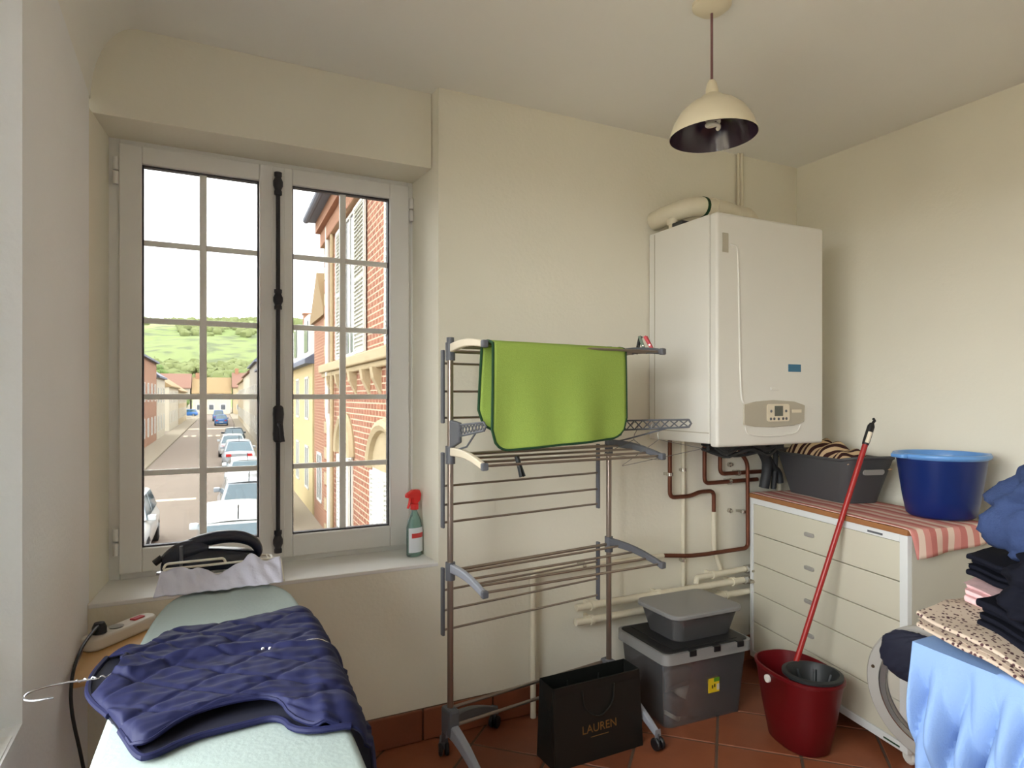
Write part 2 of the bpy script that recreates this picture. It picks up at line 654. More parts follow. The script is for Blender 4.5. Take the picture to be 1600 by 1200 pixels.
PT = 0.313
q = PT / 2 ** 0.5
hd = (PT - 0.010) / 2 ** 0.5
full = {}
dia = [(hd, 0), (0, hd), (-hd, 0), (0, -hd)]
for i in range(-16, 17):
    for j in range(-16, 17):
        # lattice corner at (1.905, 1.968); tile centre half a diagonal away
        cx = 1.905 + q + (i + j) * q
        cy = 1.968 + (i - j) * q
        if not (XL - q < cx < XR + q and YF - q < cy < YB + q):
            continue
        poly = clip_poly([(cx + a, cy + b) for a, b in dia], XL + 0.004, XR - 0.004, YF + 0.004, YB - 0.004)
        if len(poly) < 3:
            continue
        ar = abs(sum(poly[k][0] * poly[(k + 1) % len(poly)][1] - poly[(k + 1) % len(poly)][0] * poly[k][1] for k in range(len(poly)))) / 2
        if ar < 0.002:
            continue
        mi = rnd.choice((0, 0, 1, 2))
        if ar > 2 * hd * hd * 0.999:
            if mi not in full:
                full[mi] = M().prism([(a, b) for a, b in dia], -0.01, 0).o('floor_tile', TILES[mi], floor, (cx, cy, 0), smooth=0, bevel=0.003, bseg=1)
            else:
                share(full[mi], 'floor_tile', (cx, cy, 0), parent=floor)
        else:
            M().prism([(a - cx, b - cy) for a, b in poly], -0.01, 0).o('floor_tile', TILES[mi], floor, (cx, cy, 0), smooth=0, bevel=0.002, bseg=1)

# ceiling with the plaster cove above the left wall
ceil = M().box(XL - 0.35, XR + 0.3, YF - 0.3, YB + 0.42, ZC, ZC + 0.15)
arc = [(-0.16 - 0.14 * math.cos(PI / 2 * k / 10), 2.41 + 0.27 * math.sin(PI / 2 * k / 10)) for k in range(11)]
ceil.prism([(XL - 0.01, 2.41)] + arc + [(-0.16, ZC + 0.01), (XL - 0.01, ZC + 0.01)], YF, YB + 0.07, 'y')
struct(ceil.o('ceiling', CEIL, smooth=40))

wb = M()
wb.prism([(0.922, YB), (XR + 0.3, YB), (XR + 0.3, 2.95), (0.902, 2.95), (0.902, 2.825)], 0, ZC)
wb.prism([(XL - 0.35, YB), (0.922, YB), (0.910, 2.95), (XL - 0.35, 2.95)], 0, 0.714)
wb.prism([(XL - 0.35, 2.60), (0.915, 2.60), (0.906, 2.95), (XL - 0.35, 2.95)], 2.365, ZC)
wb.prism([(XL, 2.56), (-0.268, 2.825), (-0.268, 2.95), (XL - 0.35, 2.95), (XL - 0.35, 2.56)], 0.714, 2.365)
wall_back = struct(wb.o('wall_back', WALL, smooth=0))
struct(M().box(XR, XR + 0.3, YF - 0.3, YB, 0, ZC).o('wall_right', WALL, smooth=0))
struct(M().box(XL - 0.35, XR, YF - 0.3, YF, 0, ZC).o('wall_front', WALL, smooth=0))
# left wall with a second window beside the camera, an added one behind it; splayed reveals
WY0, WY1, WZ0, WZ1 = -0.12, 1.60, 0.745, 2.36
wl = M()
wl.box(XL - 0.35, XL, YF, 2.56, 0, WZ0)
wl.box(XL - 0.35, XL, YF, 2.56, WZ1, ZC)
wl.prism([(XL - 0.35, WY1 - 0.12), (XL, WY1), (XL, 2.56), (XL - 0.35, 2.56)], WZ0, WZ1)
VY0, VY1 = -1.42, -0.38
wl.prism([(XL - 0.35, VY1 - 0.12), (XL, VY1), (XL, WY0), (XL - 0.35, WY0 + 0.12)], WZ0, WZ1)
wl.prism([(XL - 0.35, YF), (XL, YF), (XL, VY0), (XL - 0.35, VY0 + 0.12)], WZ0, WZ1)
struct(wl.o('wall_left', LWALL, smooth=0))

# window sill board of the street window
# terracotta skirting tiles on the back wall
bb = struct(M().box(XL + 0.01, XR - 0.005, YB - 0.006, YB, 0, 0.128).o('baseboard_back', GROUT, smooth=0))
x = 0.85 - 4 * 0.312
tile_me = None
while x < XR - 0.02:
    a, b = max(x, XL + 0.012) + 0.003, min(x + 0.312, XR - 0.008) - 0.003
    if b - a > 0.03:
        M().box(a, b, YB - 0.018, YB - 0.004, 0.003, 0.130 + rnd.uniform(-0.004, 0.004)).o('skirting_tile', rnd.choice(TILES), bb, smooth=0, bevel=0.004)
    x += 0.312


# ------------------------------------------------------------------ street window (window_1)
win = struct(bpy.data.objects.new('window_1', None))
COL.objects.link(win)
win.location = (0, 2.82, 0)


def frame_rect(m, x0, x1, z0, z1, wl_, wr, wt, wb_, y0, y1):
    m.box(x0, x0 + wl_, y0, y1, z0, z1)
    m.box(x1 - wr, x1, y0, y1, z0, z1)
    m.box(x0 + wl_, x1 - wr, y0, y1, z1 - wt, z1)
    m.box(x0 + wl_, x1 - wr, y0, y1, z0, z0 + wb_)


m = M()
frame_rect(m, -0.272, 0.908, 0.714, 2.368, 0.04, 0.03, 0.03, 0.03, 0.0, 0.07)
m.o('frame', PVC, win, smooth=0, bevel=0.004)
M().prism([(-0.30, -0.292), (0.921, -0.292), (0.905, 0.01), (-0.27, 0.01)], 0.700, 0.7155).o('window_sill', PVC, win, smooth=0, bevel=0.003)
ZR = [0.828, 1.109, 1.400, 1.691, 1.987, 2.279]


def sash(x0, x1, gx0, gx1, xm):
    s = M()
    frame_rect(s, x0, x1, 0.738, 2.346, gx0 - x0, x1 - gx1, 2.346 - ZR[5], ZR[0] - 0.738, -0.018, 0.045)
    so = s.o('sash', PVC, win, smooth=0, bevel=0.005)
    g = M()
    frame_rect(g, gx0, gx1, ZR[0], ZR[5], 0.006, 0.006, 0.006, 0.006, 0.002, 0.030)
    g.o('gasket', GASKET, so, smooth=0)
    xs = [gx0, xm, gx1]
    for zz in ZR[1:5]:
        M().box(gx0 + 0.004, gx1 - 0.004, 0.008, 0.024, zz - 0.0105, zz + 0.0105).o('glazing_bar', PVC, so, smooth=0, bevel=0.003)
    M().box(xm - 0.0130, xm + 0.0130, 0.007, 0.025, ZR[0] + 0.004, ZR[5] - 0.004).o('glazing_bar', PVC, so, smooth=0, bevel=0.003)
    for i in range(2):
        for k in range(5):
            M().box(xs[i] + 0.005, xs[i + 1] - 0.005, 0.0145, 0.0175, ZR[k] + 0.004, ZR[k + 1] - 0.004).o('pane', GLASST, so, smooth=0)
    return so


sash(-0.235, 0.3245, -0.161, 0.254, 0.0485)
sash(0.3265, 0.882, 0.382, 0.795, 0.5935)
M().box(0.300, 0.351, -0.026, -0.016, 0.742, 2.342).o('astragal', PVC, win, smooth=0, bevel=0.004)
for hx, hz in ((-0.245, 2.24), (-0.245, 0.86), (0.893, 2.24), (0.893, 0.80)):
    M().tube([(hx, -0.014, hz - 0.05), (hx, -0.014, hz - 0.004)], 0.010, 10).tube([(hx, -0.014, hz + 0.004), (hx, -0.014, hz + 0.05)], 0.010, 10).o('hinge', PVC, win)
# wrought iron espagnolette bolt
bolt = M().tube([(0.322, -0.045, 0.80), (0.322, -0.045, 2.29)], 0.0085, 10).o('espagnolette_rod', IRON, win)
for zc, hh, rr in ((2.265, 0.045, 0.019), (1.795, 0.04, 0.019), (0.812, 0.045, 0.019)):
    M().lathe([(0.010, -hh), (rr * 0.8, -hh), (rr * 0.8, -hh * 0.7), (rr * 0.65, -hh * 0.55), (rr, -hh * 0.2), (rr, hh * 0.2), (rr * 0.65, hh * 0.55), (rr * 0.8, hh * 0.7), (rr * 0.8, hh), (0.010, hh)],
              (0.322, -0.045, zc), 14).box(0.310, 0.334, -0.045, -0.024, zc - 0.02, zc + 0.02).o('bolt_guide', IRON, bolt)
hd_ = M().box(0.304, 0.340, -0.060, -0.024, 1.22, 1.36)
hd_.lathe([(0.010, -0.075), (0.019, -0.07), (0.022, -0.04), (0.018, 0), (0.022, 0.04), (0.019, 0.07), (0.010, 0.075)], (0.322, -0.055, 1.29), 12)
hd_.o('bolt_lock_case', IRON, bolt, bevel=0.006)
M().tube(fillet([(0.322, -0.07, 1.29), (0.325, -0.10, 1.285), (0.332, -0.105, 1.22)], 0.02), [0.008] * 6 + [0.008, 0.010], 10).o('bolt_handle', IRON, bolt)

# ------------------------------------------------------------------ side windows: left of the camera, and an added one behind it
def fr_y(m, y0, y1, z0, z1, wd, x0, x1):
    m.box(x0, x1, y0, y0 + wd, z0, z1)
    m.box(x0, x1, y1 - wd, y1, z0, z1)
    m.box(x0, x1, y0 + wd, y1 - wd, z0, z0 + wd)
    m.box(x0, x1, y0 + wd, y1 - wd, z1 - wd, z1)


def side_window(name, loc, rz, hw, z0, z1, sill):
    w2 = struct(bpy.data.objects.new(name, None))
    COL.objects.link(w2)
    w2.location = loc
    w2.rotation_euler = (0, 0, rz)
    m = M()
    fr_y(m, -hw, hw, z0, z1, 0.04, -0.03, 0.03)
    m.o('frame', PVC, w2, smooth=0, bevel=0.003)
    for s0, s1 in ((-hw + 0.045, -0.002), (0.002, hw - 0.045)):
        m = M()
        fr_y(m, s0, s1, z0 + 0.043, z1 - 0.043, 0.05, -0.02, 0.035)
        so = m.o('sash', PVC, w2, smooth=0, bevel=0.003)
        ym = (s0 + s1) / 2
        za, zb = z0 + 0.093, z1 - 0.093
        M().box(0, 0.016, ym - 0.011, ym + 0.011, za, zb).o('glazing_bar', PVC, so, smooth=0)
        for k in range(1, 5):
            zz = za + (zb - za) * k / 5
            M().box(0, 0.016, s0 + 0.05, s1 - 0.05, zz - 0.009, zz + 0.009).o('glazing_bar', PVC, so, smooth=0)
        M().box(0.006, 0.010, s0 + 0.05, s1 - 0.05, za, zb).o('pane', GLASS, so, smooth=0)
    if sill:
        M().box(0.03, 0.135, -hw, hw, z0 - 0.012, z0 + 0.0005).o('window_sill', PVC, w2, smooth=0)


side_window('window_2', (XL - 0.14, 0.74, 0), 0, 0.805, 0.747, 2.358, True)
side_window('added_window_3', (XL - 0.30, -0.90, 0), 0, 0.415, 0.747, 2.358, True)  # unseen window added to bring more daylight into the room


# ------------------------------------------------------------------ wall boiler
T = thing('gas_boiler', 'white wall-hung gas boiler with grey control panel on the back wall', 'boiler', (2.006, YB - 0.004, 1.196))
BW, BD, BH = 0.661, 0.456, 0.993
M().box(0, BW, -BD + 0.05, 0, 0, BH).o('casing', WHITEM, T, smooth=0, bevel=0.006)
fr = M()
fr.box(-0.001, BW + 0.001, -BD, -BD + 0.046, -0.012, BH).o('front_cover', WHITEM, T, smooth=0, bevel=0.012, bseg=3)
# raised curved rib down the front
rib = smooth_pl([(0.075, -BD, 0.86), (0.115, -BD, 0.855), (0.12, -BD, 0.80), (0.125, -BD, 0.55), (0.135, -BD, 0.20), (0.155, -BD, 0.178)], 2)
M().tube(rib, 0.005, 8).o('front_rib', WHITEM, T)
lo = [(0.17, 0.045), (0.21, 0.033), (0.33, 0.026), (0.45, 0.033), (0.49, 0.045)]
M().tube(smooth_pl([(p[0], -BD, p[1]) for p in [(0.16, 0.075)] + lo + [(0.505, 0.075)]], 2), 0.004, 8).o('lower_rib', WHITEM, T)
pn = [(0.15, 0.082), (0.22, 0.072), (0.33, 0.068), (0.46, 0.074), (0.525, 0.09), (0.53, 0.165), (0.46, 0.183), (0.33, 0.19), (0.22, 0.183), (0.15, 0.170)]
pnl = M().prism([(a, b) for a, b in pn], -BD - 0.006, -BD + 0.004, 'y').o('control_panel', BPANEL, T, smooth=40, bevel=0.002)
M().prism(rrect(0.285, 0.425, 0.094, 0.172, 0.012), -BD - 0.010, -BD - 0.005, 'y').o('keypad', CREAM_SUNLITP, pnl, smooth=40)
M().box(0.330, 0.380, -BD - 0.0125, -BD - 0.009, 0.118, 0.163).o('display', SCREEN, pnl, smooth=0)
for bx, bz in ((0.308, 0.140), (0.402, 0.140), (0.306, 0.106), (0.327, 0.106), (0.355, 0.105), (0.383, 0.106), (0.404, 0.106)):
    M().lathe([(0.0065, 0), (0.006, 0.003), (0, 0.003)], seg=10).xf(Matrix.Translation((bx, -BD - 0.009, bz)) @ Matrix.Rotation(PI / 2, 4, 'X')).o('button', GREYP, pnl)
M().box(0.445, 0.505, -BD - 0.008, -BD - 0.005, 0.132, 0.146).o('logo_plate', CREAM_SUNLITP, pnl, smooth=0)
M().box(0.315, 0.365, -BD - 0.004, -BD + 0.004, 0.232, 0.247).o('maker_badge', WHITEM, T, smooth=0, bevel=0.003)
tag_ = M().box(0.428, 0.508, -BD - 0.002, -BD + 0.002, 0.318, 0.352).o('sticker', BLUEST, T, smooth=0)
tag_['label'] = 'blue sticker'
M().box(0.028, 0.062, -BD - 0.003, -BD + 0.002, 0.822, 0.905).o('badge', BPANEL, T, smooth=0, bevel=0.002)
M().box(-0.0015, 0.001, -BD + 0.05, -0.02, 0.045, 0.049).box(-0.0015, 0.001, -0.045, -0.041, 0.045, BH - 0.01).o('side_seam', BPANEL, T, smooth=0)

# flue elbows lying on the boiler
T = thing('boiler_flue', 'white plastic flue pipe with elbow lying along the boiler top', 'flue pipe', (2.33, 2.36, 2.19))
fl = fillet([(0.02, -0.04, 0.0), (0.02, -0.04, 0.098), (-0.24, -0.05, 0.098), (-0.29, 0.10, 0.075), (-0.29, 0.165, 0.07)], 0.10, 8)
M().tube(fl, 0.046, 20).o('pipe', CREAMPIPE, T)
M().tube([(0.02, -0.04, 0.0), (0.02, -0.04, 0.02)], 0.060, 20).o('collar', CREAMPIPE, T)
M().tube([(-0.09, -0.044, 0.098), (-0.125, -0.0455, 0.098)], 0.051, 20).o('sleeve', CREAMPIPE, T)
g = M().tube([(-0.172, -0.0474, 0.098), (-0.188, -0.048, 0.098)], 0.0472, 20).o('label_band', DGREEN, T)
g['label'] = 'dark green band'
M().tube(fillet([(-0.02, -0.04, 0.092), (0.13, -0.04, 0.092), (0.17, -0.02, 0.0)], 0.07, 6), 0.043, 20).o('second_elbow', CREAMPIPE, T)
T = thing('valve_cap', 'small pale valve cap on top of the boiler near the wall', 'valve', (2.045, 2.40, 2.189))
M().lathe([(0.018, 0), (0.018, 0.02), (0.026, 0.025), (0.026, 0.05), (0.012, 0.065), (0, 0.065)], seg=14).o('cap', CREAMPIPE, T)
M().box(-0.03, 0.02, -0.10, -0.03, 0, 0.02).o('clip', HOSE, T, smooth=0, bevel=0.004)
tag(M().tube([(2.603, 2.512, 2.19), (2.603, 2.512, ZC)], 0.011, 10).tube([(2.583, 2.514, 2.19), (2.583, 2.514, ZC)], 0.007, 8).o('cable_conduit', CREAMPIPE), 'thin pale conduit rising from boiler to ceiling', 'conduit')

# ------------------------------------------------------------------ heating pipes on the back wall
YP = 2.495


def pipe(name, pts, r, mtl, label, fil=0.03, y=YP, clips=(), zmtl=None):
    t = thing(name, label, 'pipe', (0, y, 0))
    M().tube(fillet([(p[0], p[2] if len(p) > 2 else 0.0, p[1]) for p in pts], fil), r, 12).o('tube', mtl, t)
    for cx, cz, vert in clips:
        c = M()
        if vert:
            c.tube([(cx, 0, cz - 0.008), (cx, 0, cz + 0.008)], r + 0.006, 12)
            c.box(cx - 0.012, cx + 0.012, 0.0, YB - y, cz - 0.006, cz + 0.006)
        else:
            c.tube([(cx - 0.008, 0, cz), (cx + 0.008, 0, cz)], r + 0.006, 12)
            c.box(cx - 0.006, cx + 0.006, 0.0, YB - y, cz - 0.012, cz + 0.012)
        c.o('clip', zmtl or BRASS, t)
    return t


pipe('copper_pipe', [(2.109, 1.21), (2.109, 0.906), (2.24, 0.904), (2.30, 0.922), (2.394, 0.920), (2.394, 0.814)], 0.0105, COPPER, 'leftmost copper pipe dropping from the boiler with a double bend', clips=[(2.109, 1.02, True)])
pipe('painted_pipe', [(2.394, 0.814), (2.394, 0.62), (2.44, 0.515)], 0.012, CREAMPIPE, 'short cream pipe continuing the bent copper drop beneath the boiler')
pipe('painted_pipe', [(2.208, 1.21), (2.208, 0.452)], 0.010, CREAMPIPE, 'straight vertical cream pipe from the boiler behind the small plastic box', y=2.512, clips=[(2.208, 1.035, True), (2.208, 0.585, True)])
pipe('copper_pipe', [(2.332, 1.21), (2.332, 0.962), (2.70, 0.962)], 0.0105, COPPER, 'L-shaped copper pipe, lower of two below the boiler centre', clips=[(2.50, 0.962, False)])
pipe('copper_pipe', [(2.437, 1.21), (2.437, 1.004), (2.85, 1.002), (2.863, 0.93)], 0.0105, COPPER, 'L-shaped copper pipe, upper of two below the boiler centre', clips=[(2.56, 1.003, False)])
pipe('painted_pipe', [(2.863, 0.94), (2.863, 0.78)], 0.012, CREAMPIPE, 'short cream pipe stub beside the chest and dark basket')
pipe('copper_pipe', [(2.544, 1.21, -0.02), (2.544, 1.12, -0.02), (2.592, 1.06, -0.03), (2.595, 0.616, -0.03), (2.30, 0.614, -0.03), (2.20, 0.619, -0.035), (2.06, 0.628, 0.0)], 0.0105, COPPER, 'tall copper pipe turning left in front of the cream pipes', y=2.49, clips=[(2.593, 0.80, True)])
pipe('painted_pipe', [(2.06, 0.628), (1.343, 0.633), (1.343, 0.0)], 0.0125, CREAMPIPE, 'long cream pipe running left then down to the floor behind the rack', y=2.487, clips=[(1.60, 0.632, False)])
pipe('painted_pipe', [(1.553, 0.453), (2.66, 0.450)], 0.0165, CREAMPIPE, 'upper thick horizontal cream pipe with open end above the storage box', y=2.47, clips=[(1.635, 0.453, False), (2.02, 0.452, False), (2.50, 0.450, False)], zmtl=CREAMPIPE)
pipe('painted_pipe', [(1.550, 0.387), (2.68, 0.387)], 0.0165, CREAMPIPE, 'lower thick horizontal cream pipe with open end above the storage box', y=2.47, clips=[(1.635, 0.387, False), (2.45, 0.387, False)], zmtl=CREAMPIPE)
pipe('painted_pipe', [(2.258, 0.470), (2.262, 0.498), (2.585, 0.504)], 0.0145, CREAMPIPE, 'short cream elbow pipe above the two long horizontal pipes', y=2.475, clips=[(2.37, 0.500, False)], zmtl=CREAMPIPE)
for k, (vx, vz, lb) in enumerate(((2.615, 0.504, 'upper chrome valve beside the cream chest'), (2.60, 0.448, 'lower chrome valve beside the cream chest'))):
    t = thing('pipe_valve', lb, 'valve', (vx, 2.46, vz))
    M().tube([(-0.03, 0.01, 0), (0.03, 0.01, 0)], 0.021, 6).o('nut', BRASS, t)
    M().tube([(0, 0.01, 0), (0, -0.035, 0)], 0.010, 10).o('stem', BRASS, t)
    M().box(-0.03, 0.03, -0.042, -0.034, -0.006, 0.006).o('lever', BRASS, t, smooth=0, bevel=0.003)
for k, (sx, sz, lb) in enumerate(((2.53, 1.045, 'upper chrome pipe clip screw right of the copper pipes'), (2.53, 0.805, 'lower chrome pipe clip screw left of the tall copper pipe'))):
    tag(M().lathe([(0.012, 0), (0.012, 0.014), (0.006, 0.018), (0.006, 0.026), (0, 0.028)], seg=10).xf(Matrix.Translation((sx, YB, sz)) @ Matrix.Rotation(PI / 2, 4, 'X')).o('pipe_screw', BRASS), lb, 'screw')
t = thing('hose_bundle', 'tangle of black hoses and cables hanging under the boiler', 'hose', (2.40, 2.40, 1.16))
for k in range(9):
    pts = []
    for s in range(9):
        u = s / 8
        pts.append((-0.19 + 0.46 * u, -0.06 + 0.05 * math.sin(k * 2.1 + u * 4), 0.026 - 0.045 * math.sin(u * PI * (1 + k % 3)) ** 2 - 0.012 * (k % 4)))
    M().tube(smooth_pl(pts, 1), 0.008, 8).o('hose', HOSE, t)
M().tube(smooth_pl([(0.10, 0.0, 0.02), (0.20, 0.02, 0.01), (0.29, 0.04, -0.06), (0.33, 0.05, -0.12), (0.31, 0.06, -0.24)], 2), 0.026, 12).o('thick_hose', HOSE, t)
M().tube(smooth_pl([(0.05, 0.0, 0.02), (0.24, 0.0, 0.015), (0.36, 0.03, -0.03), (0.385, 0.05, -0.10), (0.38, 0.06, -0.25)], 2), 0.014, 12).o('hose', HOSE, t)
M().tube(smooth_pl([(0.28, 0.04, -0.02), (0.36, 0.05, -0.13), (0.42, 0.06, -0.16), (0.43, 0.06, -0.22)], 2), 0.018, 12).o('hose', HOSE, t)

# ------------------------------------------------------------------ pendant lamp
T = thing('pendant_lamp', 'cream dome pendant lamp with dark inside hanging from the ceiling', 'lamp', (1.52, 1.593, ZC))
M().lathe([(0.0, 0.0), (0.062, 0.0), (0.062, -0.012), (0.045, -0.026), (0.012, -0.034), (0, -0.034)][::-1], seg=28).o('ceiling_rose', LAMPW, T)
M().tube([(0, 0, -0.03), (0, 0, -0.272)], 0.0042, 8).o('cord', CORD, T)
tilt = Matrix.Translation((0, 0, -0.262)) @ Matrix.Rotation(math.radians(7), 4, Vector((0.446, 0.895, 0)))
tilt = Matrix.Translation((0, 0, -0.262)) @ Matrix.Rotation(math.radians(-1.5), 4, Vector((0.446, 0.895, 0)))
M().lathe([(0.0, 0.012), (0.010, 0.010), (0.016, -0.002), (0.020, -0.02), (0.021, -0.036), (0, -0.036)][::-1], seg=20).xf(tilt).o('cap', LAMPW, T)
prof = [(0.024, -0.036), (0.034, -0.042), (0.040, -0.052), (0.075, -0.068), (0.104, -0.094), (0.125, -0.128), (0.136, -0.158), (0.139, -0.172)]
sh = M().lathe(prof[::-1], seg=48, caps=False).xf(tilt).o('shade', LAMPW, T, smooth=60)
M().lathe([(max(0.0, r - 0.002), z - 0.0015) for r, z in [(0.0, -0.036)] + prof], seg=48, caps=False).xf(tilt).o('shade_lining', LAMPIN, sh, smooth=60)
b = M().tube([(0, 0, -0.04), (0, 0, -0.085)], 0.018, 14)
b.xf(tilt).o('lamp_holder', LAMPW, T)
sp = [(0.019 * math.cos(a), 0.019 * math.sin(a), -0.09 - 0.055 * a / (6 * PI)) for a in [6 * PI * k / 60 for k in range(61)]]
M().tube(sp, 0.0065, 8).tube([(0, 0, -0.083), (0.019, 0, -0.092)], 0.007, 8).xf(tilt).o('spiral_bulb', BULBM, T)

# ------------------------------------------------------------------ drying rack
RZ = math.atan2(0.1305, 0.9914)
T = thing('drying_rack', 'tall three-tier steel drying rack with fold-out wings on castors', 'drying rack', (0.854, 2.219, 0), RZ)
RW = 0.778
for px in (0, RW):
    M().tube([(px, 0, 0.20), (px, 0, 1.605)], 0.0115, 14).o('post', POST, T)
    M().tube([(px, 0, 1.592), (px, 0, 1.617)], 0.014, 14).o('post_cap', GREYP, T)
    M().box(px - 0.022, px + 0.022, -0.035, 0.035, 0.165, 0.265).o('base_bracket', GREYP, T, smooth=0, bevel=0.010)


def leg(p0, p1, lb=LGREYP):
    p0, p1 = Vector(p0), Vector(p1)
    d = (p1 - p0)
    d.z = 0
    n = Vector((-d.y, d.x, 0)).normalized()
    rows = []
    N = 9
    for k in range(N):
        t = k / (N - 1)
        c = p0.lerp(p1, t)
        c.z = p0.z + (p1.z - p0.z) * (t ** 1.5)
        wd = 0.019 * (1 - t) + 0.013 * t
        ht = 0.024 * (1 - t) + 0.014 * t
        rows.append([c + n * wd - Vector((0, 0, ht)), c - n * wd - Vector((0, 0, ht)), c - n * wd * 0.8 + Vector((0, 0, ht)), c + n * wd * 0.8 + Vector((0, 0, ht))])
    mm = M()
    vs = [p for r in rows for p in r]
    fs = [(i * 4 + k, i * 4 + (k + 1) % 4, (i + 1) * 4 + (k + 1) % 4, (i + 1) * 4 + k) for i in range(N - 1) for k in range(4)]
    fs += [(0, 1, 2, 3), ((N - 1) * 4 + 3, (N - 1) * 4 + 2, (N - 1) * 4 + 1, (N - 1) * 4)]
    mm.add(vs, fs)
    ob = mm.o('leg', lb, T, smooth=50, bevel=0.005)
    wx, wy = p1.x, p1.y
    dd = d.normalized()
    for s in (-1, 1):
        M().lathe([(0.0, -0.008), (0.02, -0.008), (0.025, -0.004), (0.025, 0.004), (0.02, 0.008), (0, 0.008)], seg=16).xf(
            Matrix.Translation((wx + n.x * 0.012 * s, wy + n.y * 0.012 * s, 0.0255)) @ Matrix.Rotation(math.atan2(dd.y, dd.x), 4, 'Z') @ Matrix.Rotation(PI / 2, 4, 'X')).o('castor_wheel', BLACKP, ob)
    M().tube([(wx, wy, p1.z), (wx, wy, 0.025)], 0.006, 8).o('castor_stem', GREYP, ob)


leg((0, -0.01, 0.19), (0.0, -0.285, 0.062))
leg((RW, -0.01, 0.19), (RW, -0.285, 0.062))
leg((0, 0.01, 0.19), (0.055, 0.155, 0.062), GREYP)
leg((0.02, 0.02, 0.20), (0.335, 0.225, 0.075), GREYP)
leg((RW, 0.01, 0.19), (RW - 0.06, 0.150, 0.062), GREYP)
for by, bz in ((0.022, 0.25), (-0.02, 0.205)):
    M().tube([(0, by, bz), (RW, by, bz)], 0.0065, 10).o('base_bar', STEEL, T)


def arm(m, p0, p1, w0, w1, th):
    p0, p1 = Vector(p0), Vector(p1)
    vs = []
    for p, ww in ((p0, w0), (p1, w1)):
        vs += [p + Vector((-th, 0, -ww)), p + Vector((th, 0, -ww)), p + Vector((th, 0, ww)), p + Vector((-th, 0, ww))]
    m.add(vs, [(0, 1, 2, 3), (7, 6, 5, 4), (0, 4, 5, 1), (1, 5, 6, 2), (2, 6, 7, 3), (3, 7, 4, 0)])
    return m


for ti, (zt, drop, back) in enumerate(((1.578, 0.0, (-0.055, -0.158, -0.256)), (1.20, -0.035, (-0.13, -0.20, -0.265)), (0.775, -0.038, (-0.09, -0.165, -0.237)))):
    LL, LR = 0.235, 0.305
    for px, L, mt in ((0, LL, CREAM_SUNLITP if ti < 2 else LGREYP), (RW, LR, GREYP)):  # upper left arms are grey plastic with sunlight put into the colour
        M().tube([(px, 0, zt - 0.045), (px, 0, zt + 0.02)], 0.018, 12).o('tier_bracket', GREYP, T)
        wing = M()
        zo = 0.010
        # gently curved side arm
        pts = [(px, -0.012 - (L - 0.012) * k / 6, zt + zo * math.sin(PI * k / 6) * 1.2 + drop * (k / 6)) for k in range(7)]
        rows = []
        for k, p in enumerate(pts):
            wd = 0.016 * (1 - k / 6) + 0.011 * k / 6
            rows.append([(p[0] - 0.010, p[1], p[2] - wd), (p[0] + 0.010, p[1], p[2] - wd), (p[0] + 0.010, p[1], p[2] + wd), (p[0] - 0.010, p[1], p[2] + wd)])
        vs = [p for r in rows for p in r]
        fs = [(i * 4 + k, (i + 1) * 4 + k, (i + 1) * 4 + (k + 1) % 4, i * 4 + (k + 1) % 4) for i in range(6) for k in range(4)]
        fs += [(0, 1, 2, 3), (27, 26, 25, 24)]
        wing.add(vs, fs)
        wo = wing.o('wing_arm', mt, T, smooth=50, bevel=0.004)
        e = pts[-1]
        M().box(e[0] - 0.012, e[0] + 0.012, e[1] - 0.014, e[1] + 0.006, e[2] - 0.013, e[2] + 0.013).o('arm_cap', GREYP, wo, smooth=0, bevel=0.005)
    for fr_ in (0.22, 0.48, 0.74, 0.96):
        M().tube([(0, -LL * fr_, zt + drop * fr_), (RW, -LR * fr_, zt + drop * fr_)], 0.0048, 8).o('wing_bar', STEEL, T)
    M().tube([(0, 0, zt - 0.012), (RW, 0, zt - 0.012)], 0.0065, 8).o('cross_bar', STEEL, T)
    # rear wing folded down
    for px in (-0.012, RW - 0.030):
        M().box(px - 0.005, px + 0.005, 0.026, 0.046, zt + back[-1] - 0.02, zt - 0.005).o('rear_wing_arm', GREYP, T, smooth=0, bevel=0.003)
    for bz in back:
        M().tube([(-0.012, 0.036, zt + bz), (RW - 0.030, 0.036, zt + bz)], 0.0045, 8).o('rear_wing_bar', STEEL, T)
# hanger arms with lattice
for px, L in ((0.0, 0.235), (RW, 0.44)):
    lat = M()
    z0, z1 = 1.262, 1.300
    top = [(px, -0.06 - (L - 0.06) * k / 8, z0 + 0.036 + (z1 + 0.014 - z0 - 0.036) * k / 8) for k in range(9)]
    bot = [(px, -0.06 - (L - 0.06) * k / 8, z0 - 0.004 + (z1 - 0.014 - z0 + 0.004) * k / 8) for k in range(9)]
    lat.tube(top, 0.0042, 6).tube(bot, 0.0042, 6)
    lat.tube([top[-1], (px, top[-1][1] - 0.012, z1), bot[-1]], 0.0042, 6)
    for k in range(8):
        lat.tube([bot[k], top[k + 1]], 0.0026, 5).tube([top[k], bot[k + 1]], 0.0026, 5)
    lo_ = lat.o('hanger_arm', GREYP, T)
    arm(M(), (px, 0.0, 1.262), (px, -0.075, 1.272), 0.055, 0.036, 0.008).o('arm_gusset', GREYP, lo_, smooth=0, bevel=0.005)
    M().tube([(px, -0.03, 1.205), (px, -0.12, 1.225), (px, -L * 0.8, 1.262 + 0.02)], 0.0035, 6).o('arm_brace', GREYP, lo_)

RACK = Matrix.Translation((0.854, 2.219, 0)) @ Matrix.Rotation(RZ, 4, 'Z')

# lime green mat over the top bars
T = thing('drying_mat', 'lime green dish drying mat with dark green binding hung over the rack', 'mat', RACK @ Vector((0.022, -0.245, 1.580)), RZ + math.radians(-1.0))


